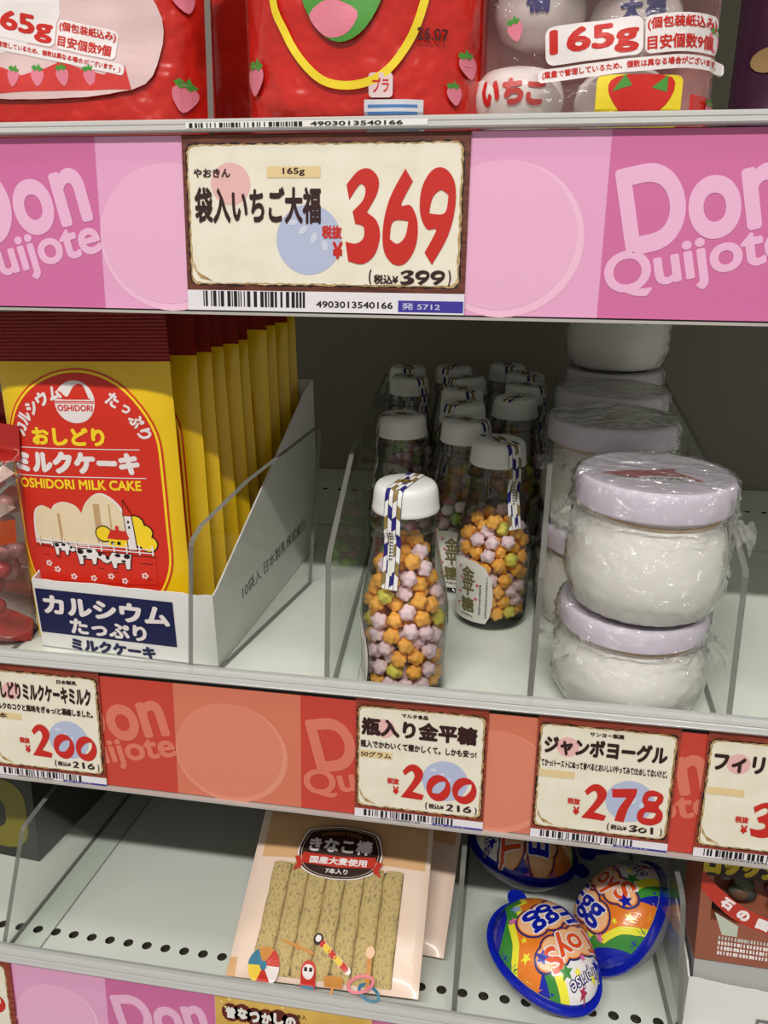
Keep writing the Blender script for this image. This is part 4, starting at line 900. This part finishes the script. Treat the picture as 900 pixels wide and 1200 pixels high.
def make_egg():
    r = empty('toy_egg'); tag(r, '', 'toy egg', 'plastic toy eggs')
    def shell(H, n=72, k=30, z0=0):
        vv = []; ff = []
        for i in range(k+1):
            q = math.sin(PI/2*i/k)*.9995+.0004
            for j in range(n): t = 2*PI*j/n; R_ = egg_r(t)*q*.965; vv.append((R_*math.cos(t+EROT), R_*math.sin(t+EROT), z0+H*math.sqrt(max(0, 1-q**2.3))))
        for i in range(k):
            for j in range(n): ff.append((i*n+j, i*n+(j+1) % n, (i+1)*n+(j+1) % n, (i+1)*n+j) if H < 0 else (i*n+j, (i+1)*n+j, (i+1)*n+(j+1) % n, i*n+(j+1) % n))
        return MB().add(vv, ff)
    shell(.027).build('printed_shell', EB, r, sharp=180)
    shell(-.025, z0=-.0012).build('lower_shell', clear('egg_clear', (225, 226, 230), (170, 172, 180), .06, 1.5, haze=.45, hazecol=(190, 186, 196)), r, sharp=180)
    m = MB(); o = [(egg_r(t)*1.055*math.cos(t+EROT), egg_r(t)*1.055*math.sin(t+EROT)) for t in np.linspace(0, 2*PI, 72, endpoint=False)]
    m.prism(o, lambda u, v, h: (u, v, h), -.0012, .0004); m.build('flange', EB, r, smooth=False)
    tp = (egg_r(PI*.93)*math.cos(PI*.93+EROT), egg_r(PI*.93)*math.sin(PI*.93+EROT)); d = Vector(tp).normalized(); n_ = Vector((-d.y, d.x)); c = Vector(tp)
    pts = [c-d*.004-n_*.008, c-d*.004+n_*.008]+[c+d*(.005+.008*math.sin(t))+n_*.0078*math.cos(t) for t in np.linspace(0, PI, 9)]
    MB().prism([tuple(p) for p in pts], lambda u, v, h: (u, v, h), -.0011, .0006).build('tab', EB, r, smooth=False)
    G = .00058  # artwork drawn on a 70-unit half-width, seen from above
    X = lambda a, c_: (a*G, c_*G)
    pr = Print(X); lim = lambda pts: pts
    def clip(pts):
        out = []
        for p in pts:
            u, v = X(*p); t = math.atan2(v, u)-EROT; q = math.hypot(u, v)/(egg_r(t)*.955); out.append(p if q <= 1 else (p[0]/q, p[1]/q))
        return out
    def dense(pts):
        o = []
        for i, p in enumerate(pts):
            q = pts[(i+1) % len(pts)]; k = max(1, int(math.hypot(q[0]-p[0], q[1]-p[1])/6)); o += [(p[0]+(q[0]-p[0])*t/k, p[1]+(q[1]-p[1])*t/k) for t in range(k)]
        return clip(o)
    pr.poly(dense([(-90, 90), (40, 90), (20, 62), (-5, 40), (-14, 0), (-14, -40), (10, -90), (-90, -90)]), EB, 1)
    pr.poly(dense([(-62, 90), (40, 90), (20, 30), (-10, 0), (-10, -20), (30, -90), (-46, -90), (-50, -56), (-62, -20), (-56, 16), (-58, 40)]), EG, 2)
    zz = [(-34, 90), (-28, 66), (-40, 56), (-38, 40), (-47, 34), (-44, 14), (-55, 4), (-48, -22), (-46, -50), (-40, -90)]
    pr.poly(dense(zz+[(0, -90), (5, -50), (20, -40), (30, 0), (40, 90)]), EY, 3)
    pr.poly(dense([(p[0]+7, p[1]) for p in zz]+[(-6, -90), (-2, -50), (0, -30), (40, 0), (50, 90)]), EO, 4)
    pr.poly(dense([(20, 90), (60, 60), (60, 30), (20, 60), (0, 80)]), EPN, 5)
    pr.poly(dense([(-14, -90), (-12, -50), (10, -36), (14, -60), (26, -90)]), EB, 5); pr.poly(dense([(-14, -46), (-8, -40), (24, -82), (14, -84)]), EG, 6); pr.poly(dense([(-8, -40), (0, -34), (34, -80), (26, -84)]), EY, 6)
    pr.poly(dense([(0, -34), (10, -20), (40, 30), (80, 10), (80, -70), (50, -90), (34, -80)]), EWH, 6)
    # lettering: reading direction down-left
    ca, sa = math.cos(rad(223)), math.sin(rad(223))
    def word(t, u, v, w_, h, mats, off, l, fat):
        vv, f = text_mesh(t, off); A = fit(vv, w_, h, True)
        pr._put([(u+p[0]*ca-p[1]*sa, v+p[0]*sa+p[1]*ca, p[2]) for p in A], f, mats, l)
    def blob(cs, m_, l):
        for a, c_, r_ in cs: pr.poly(clip(ell(a, c_, r_, r_, 20)), m_, l)
    cs = [(24, 44, 21), (8, 34, 23), (-8, 18, 23), (-26, 4, 21), (48, 8, 20), (34, -2, 21), (18, -14, 21), (2, -28, 20), (-8, -38, 15)]
    blob(cs, EDB, 7); blob([(a, c_, r_-2.2) for a, c_, r_ in cs], EO, 8); blob([(a, c_, r_-3.6) for a, c_, r_ in cs], mat((246, 190, 140), .3), 9)
    for t, u, v, w_, h, mm_ in (('Egg', -3, 20, 72, 40, EB), ('ToyS', 22, -12, 86, 36, ERED)):
        word(t, u, v, w_*1.05, h*1.1, TXW, .065, 10, 0); word(t, u, v, w_, h, mm_, .022, 11, 0)
    word('surprise', 44, -40, 58, 17, EDB, .07, 10, 0); word('surprise', 44, -40, 56, 15, TXW, .0, 11, 0)
    for a, c_, s_, mm_ in ((-46, 26, 8, ELB), (-50, 6, 6, EPN), (-14, -38, 9, EB), (16, -48, 9, EG), (40, -58, 6, EDR), (36, -26, 5, EPN), (56, -22, 7, EB), (-32, -38, 6, EY), (-36, -20, 4, EY), (30, -44, 5, EY), (52, -40, 5, EY), (-20, 52, 5, EY)): pr.poly(star(a, c_, s_, a*.1), mm_, 12)
    pr.build('shell_print', r, lambda u, v, h: (u, v, dome(u*1.0/.965, v/.965)+.0002+h), .0016, dl=.00015)
    return r
egg = make_egg()
eggs = [((.0500, .0500, LZ+.0300), (rad(8), rad(8), 0), 'front toy egg lying flat, colourful upside-down lettering facing up'),
        ((.1090, .0880, LZ+.0415), (rad(14), rad(-46), rad(84)), 'blue toy egg on the right, leaning on its side by the divider'),
        ((.0350, .1670, LZ+.0300), (rad(4), rad(6), rad(-128)), 'toy egg at the back left, half hidden under the price card'),
        ((.0960, .2300, LZ+.0330), (rad(10), rad(10), rad(150)), 'toy egg furthest back, only a dark blue sliver showing')]
for i, (l, e_, lb) in enumerate(eggs):
    o = egg if i == 0 else copy_tree(egg)
    o.location = l; o.rotation_euler = (Matrix.Rotation(e_[0], 3, 'X') @ Matrix.Rotation(e_[1], 3, 'Y') @ Matrix.Rotation(e_[2], 3, 'Z')).to_euler(); o['label'] = lb
# ---- dark box with olive lettering behind the left divider
OLV = mat((120, 112, 34), .4); DKB = mat((44, 44, 40), .35)
r = empty('snack_box', (-.4300, .110, LZ+.0006), (0, 0, rad(-4))); tag(r, 'dark snack box with olive shapes at the lower left edge, seen through the divider', 'snack box')
MB().box((-.10, 0, 0), (.030, .30, .092)).build('box', DKB, r, smooth=False)
pr = Print(); rr = lambda a, c_, d, e, q: rrect(a, c_, d, e, q)
for i in range(3):
    v0 = .01+.09*i; pr.loops([rr(-.06, v0, .022, v0+.075, .022), rr(-.035, v0+.022, .0, v0+.052, .012)], OLV, 1); pr.poly(rr(-.03, v0+.027, -.005, v0+.047, .008), mat((96, 98, 84), .4), 1)
pr.build('top_print', r, lambda u, v, h: (u, v, .0921+h))
pr = Print(); pr.loops([rr(-.06, .01, .022, .08, .022), rr(-.035, .03, .0, .06, .01)], OLV, 1); pr.build('front_print', r, lambda u, v, h: (u, -.0001-h, v))
# ---- chocolate box in a white carton at the right
CB = mat((150, 88, 66), .4, .5); CDK = mat((52, 34, 28), .4); CRD = mat((184, 56, 40), .4); CYE = mat((206, 180, 40), .4); CGR = mat((190, 196, 178), .4)
r = empty('carton_tray', (.1945, .030, LZ), (0, 0, rad(-1))); tag(r, 'white carton tray holding the brown chocolate box at the lower right corner', 'carton')
m = MB(); m.box((-.0475, 0, 0), (.08, .16, .0012)); rn = random.Random(8)
m.prism([(-.0475, 0), (.08, 0)]+[(.08-.1275*i/20, .046-.008*(1-i/20)+rn.uniform(-.0006, .0006)) for i in range(21)], lambda u, v, t: (u, t, v), 0, .0014)
for x_ in (-.0475, .0786): m.prism([(0.0014, .0012), (.16, .0012), (.16, .075), (.012, .05), (.0014, .044)], lambda u, v, t: (t, u, v), x_, x_+.0014)
m.build('tray', CARD, r, smooth=False)
pr = Print(); pr.text('ロックンチョコ', (.0, .008, .075, .022), mat((120, 120, 122)), 1, .06); pr.build('front_print', r, lambda u, v, h: (u, -.0001-h, v))
r = empty('chocolate_box', (.1945, .0345, LZ+.0590), (rad(-8), 0, rad(-1))); tag(r, 'brown chocolate box with a red banner and window of pebble-like sweets', 'chocolate box')
m = MB(); m.box((-.0445, 0, .0), (.076, .045, .030)); m.box((-.0445, 0.0, .030), (-.0365, .045, .090)); m.box((.06, 0, .030), (.076, .045, .090)); m.box((-.0365, .016, .030), (.06, .045, .090)); m.box((-.0365, 0, .066), (.06, .016, .090)); m.build('box', CB, r, smooth=False)
m = MB(); m.box((-.0435, .003, -.0570), (.075, .043, -.0005)); m.build('lower_box', mat((176, 176, 174), .5), r, smooth=False)
pr = Print(); pr.rect(-.0445, .0625, .076, .090, CDK, 1)
for i, ch in enumerate('ロックンチョコ'): pr.glyph(ch, -.0385+.0125*i, .0702, .0115, .0120, CYE, 3, .10); 
ban = S([(-.0445, .066), (-.0445, .066), (-.030, .052), (-.010, .040), (.016, .034), (.05, .033), (.076, .036), (.076, .036), (.076, .025), (.076, .025), (.045, .0225), (.01, .024), (-.018, .031), (-.034, .042), (-.0445, .052), (-.0445, .052)], 4)
pr.poly(ban, CRD, 2)
for i, ch in enumerate('石の国からの'): pr.glyph(ch, (-.0265, -.0155, -.0025, .0095, .021, .033)[i], (.0435, .0365, .0315, .0290, .0280, .0280)[i], .0085, .0078, TXW, 3, .07, rad((-30, -24, -16, -8, -3, 0)[i]))
pr.poly([(-.034, .036), (-.028, .020), (-.018, .020), (-.018, .028)], CGR, 1)
rn = random.Random(4)
for j in range(4): pr.rects([(-.030+.0021*i, .0165-.0037*j, -.030+.0021*i+rn.uniform(.0008, .0018), .0190-.0037*j) for i in range(40 if j < 2 else 28)], TXW if j else mat((196, 196, 190)), 2)
pr.rect(.022, .0035, .06, .0105, TXW, 3); pr.rect(.023, .004, .059, .007, BLACK, 4)
pr.build('front_print', r, FLAT)
m = MB(); rn = random.Random(12); 
for i in range(34):
    cx, cz, s_ = rn.uniform(-.032, .058), rn.uniform(.036, .064), rn.uniform(.005, .008); v, f = lv, lf
    m.add([(cx+q.x/abs(q.length)*s_*(1+.12*noise.noise(q*3+Vector((i, 0, 0)))), .0105+q.y/q.length*s_*.6, cz+q.z/q.length*s_*.8) for q in v], f, rn.randrange(5))
m.build('pebble_sweets', [mat((96, 64, 48)), mat((70, 78, 60)), mat((120, 118, 112)), mat((110, 56, 60)), mat((54, 50, 46))], r, sharp=180)['kind'] = 'stuff'
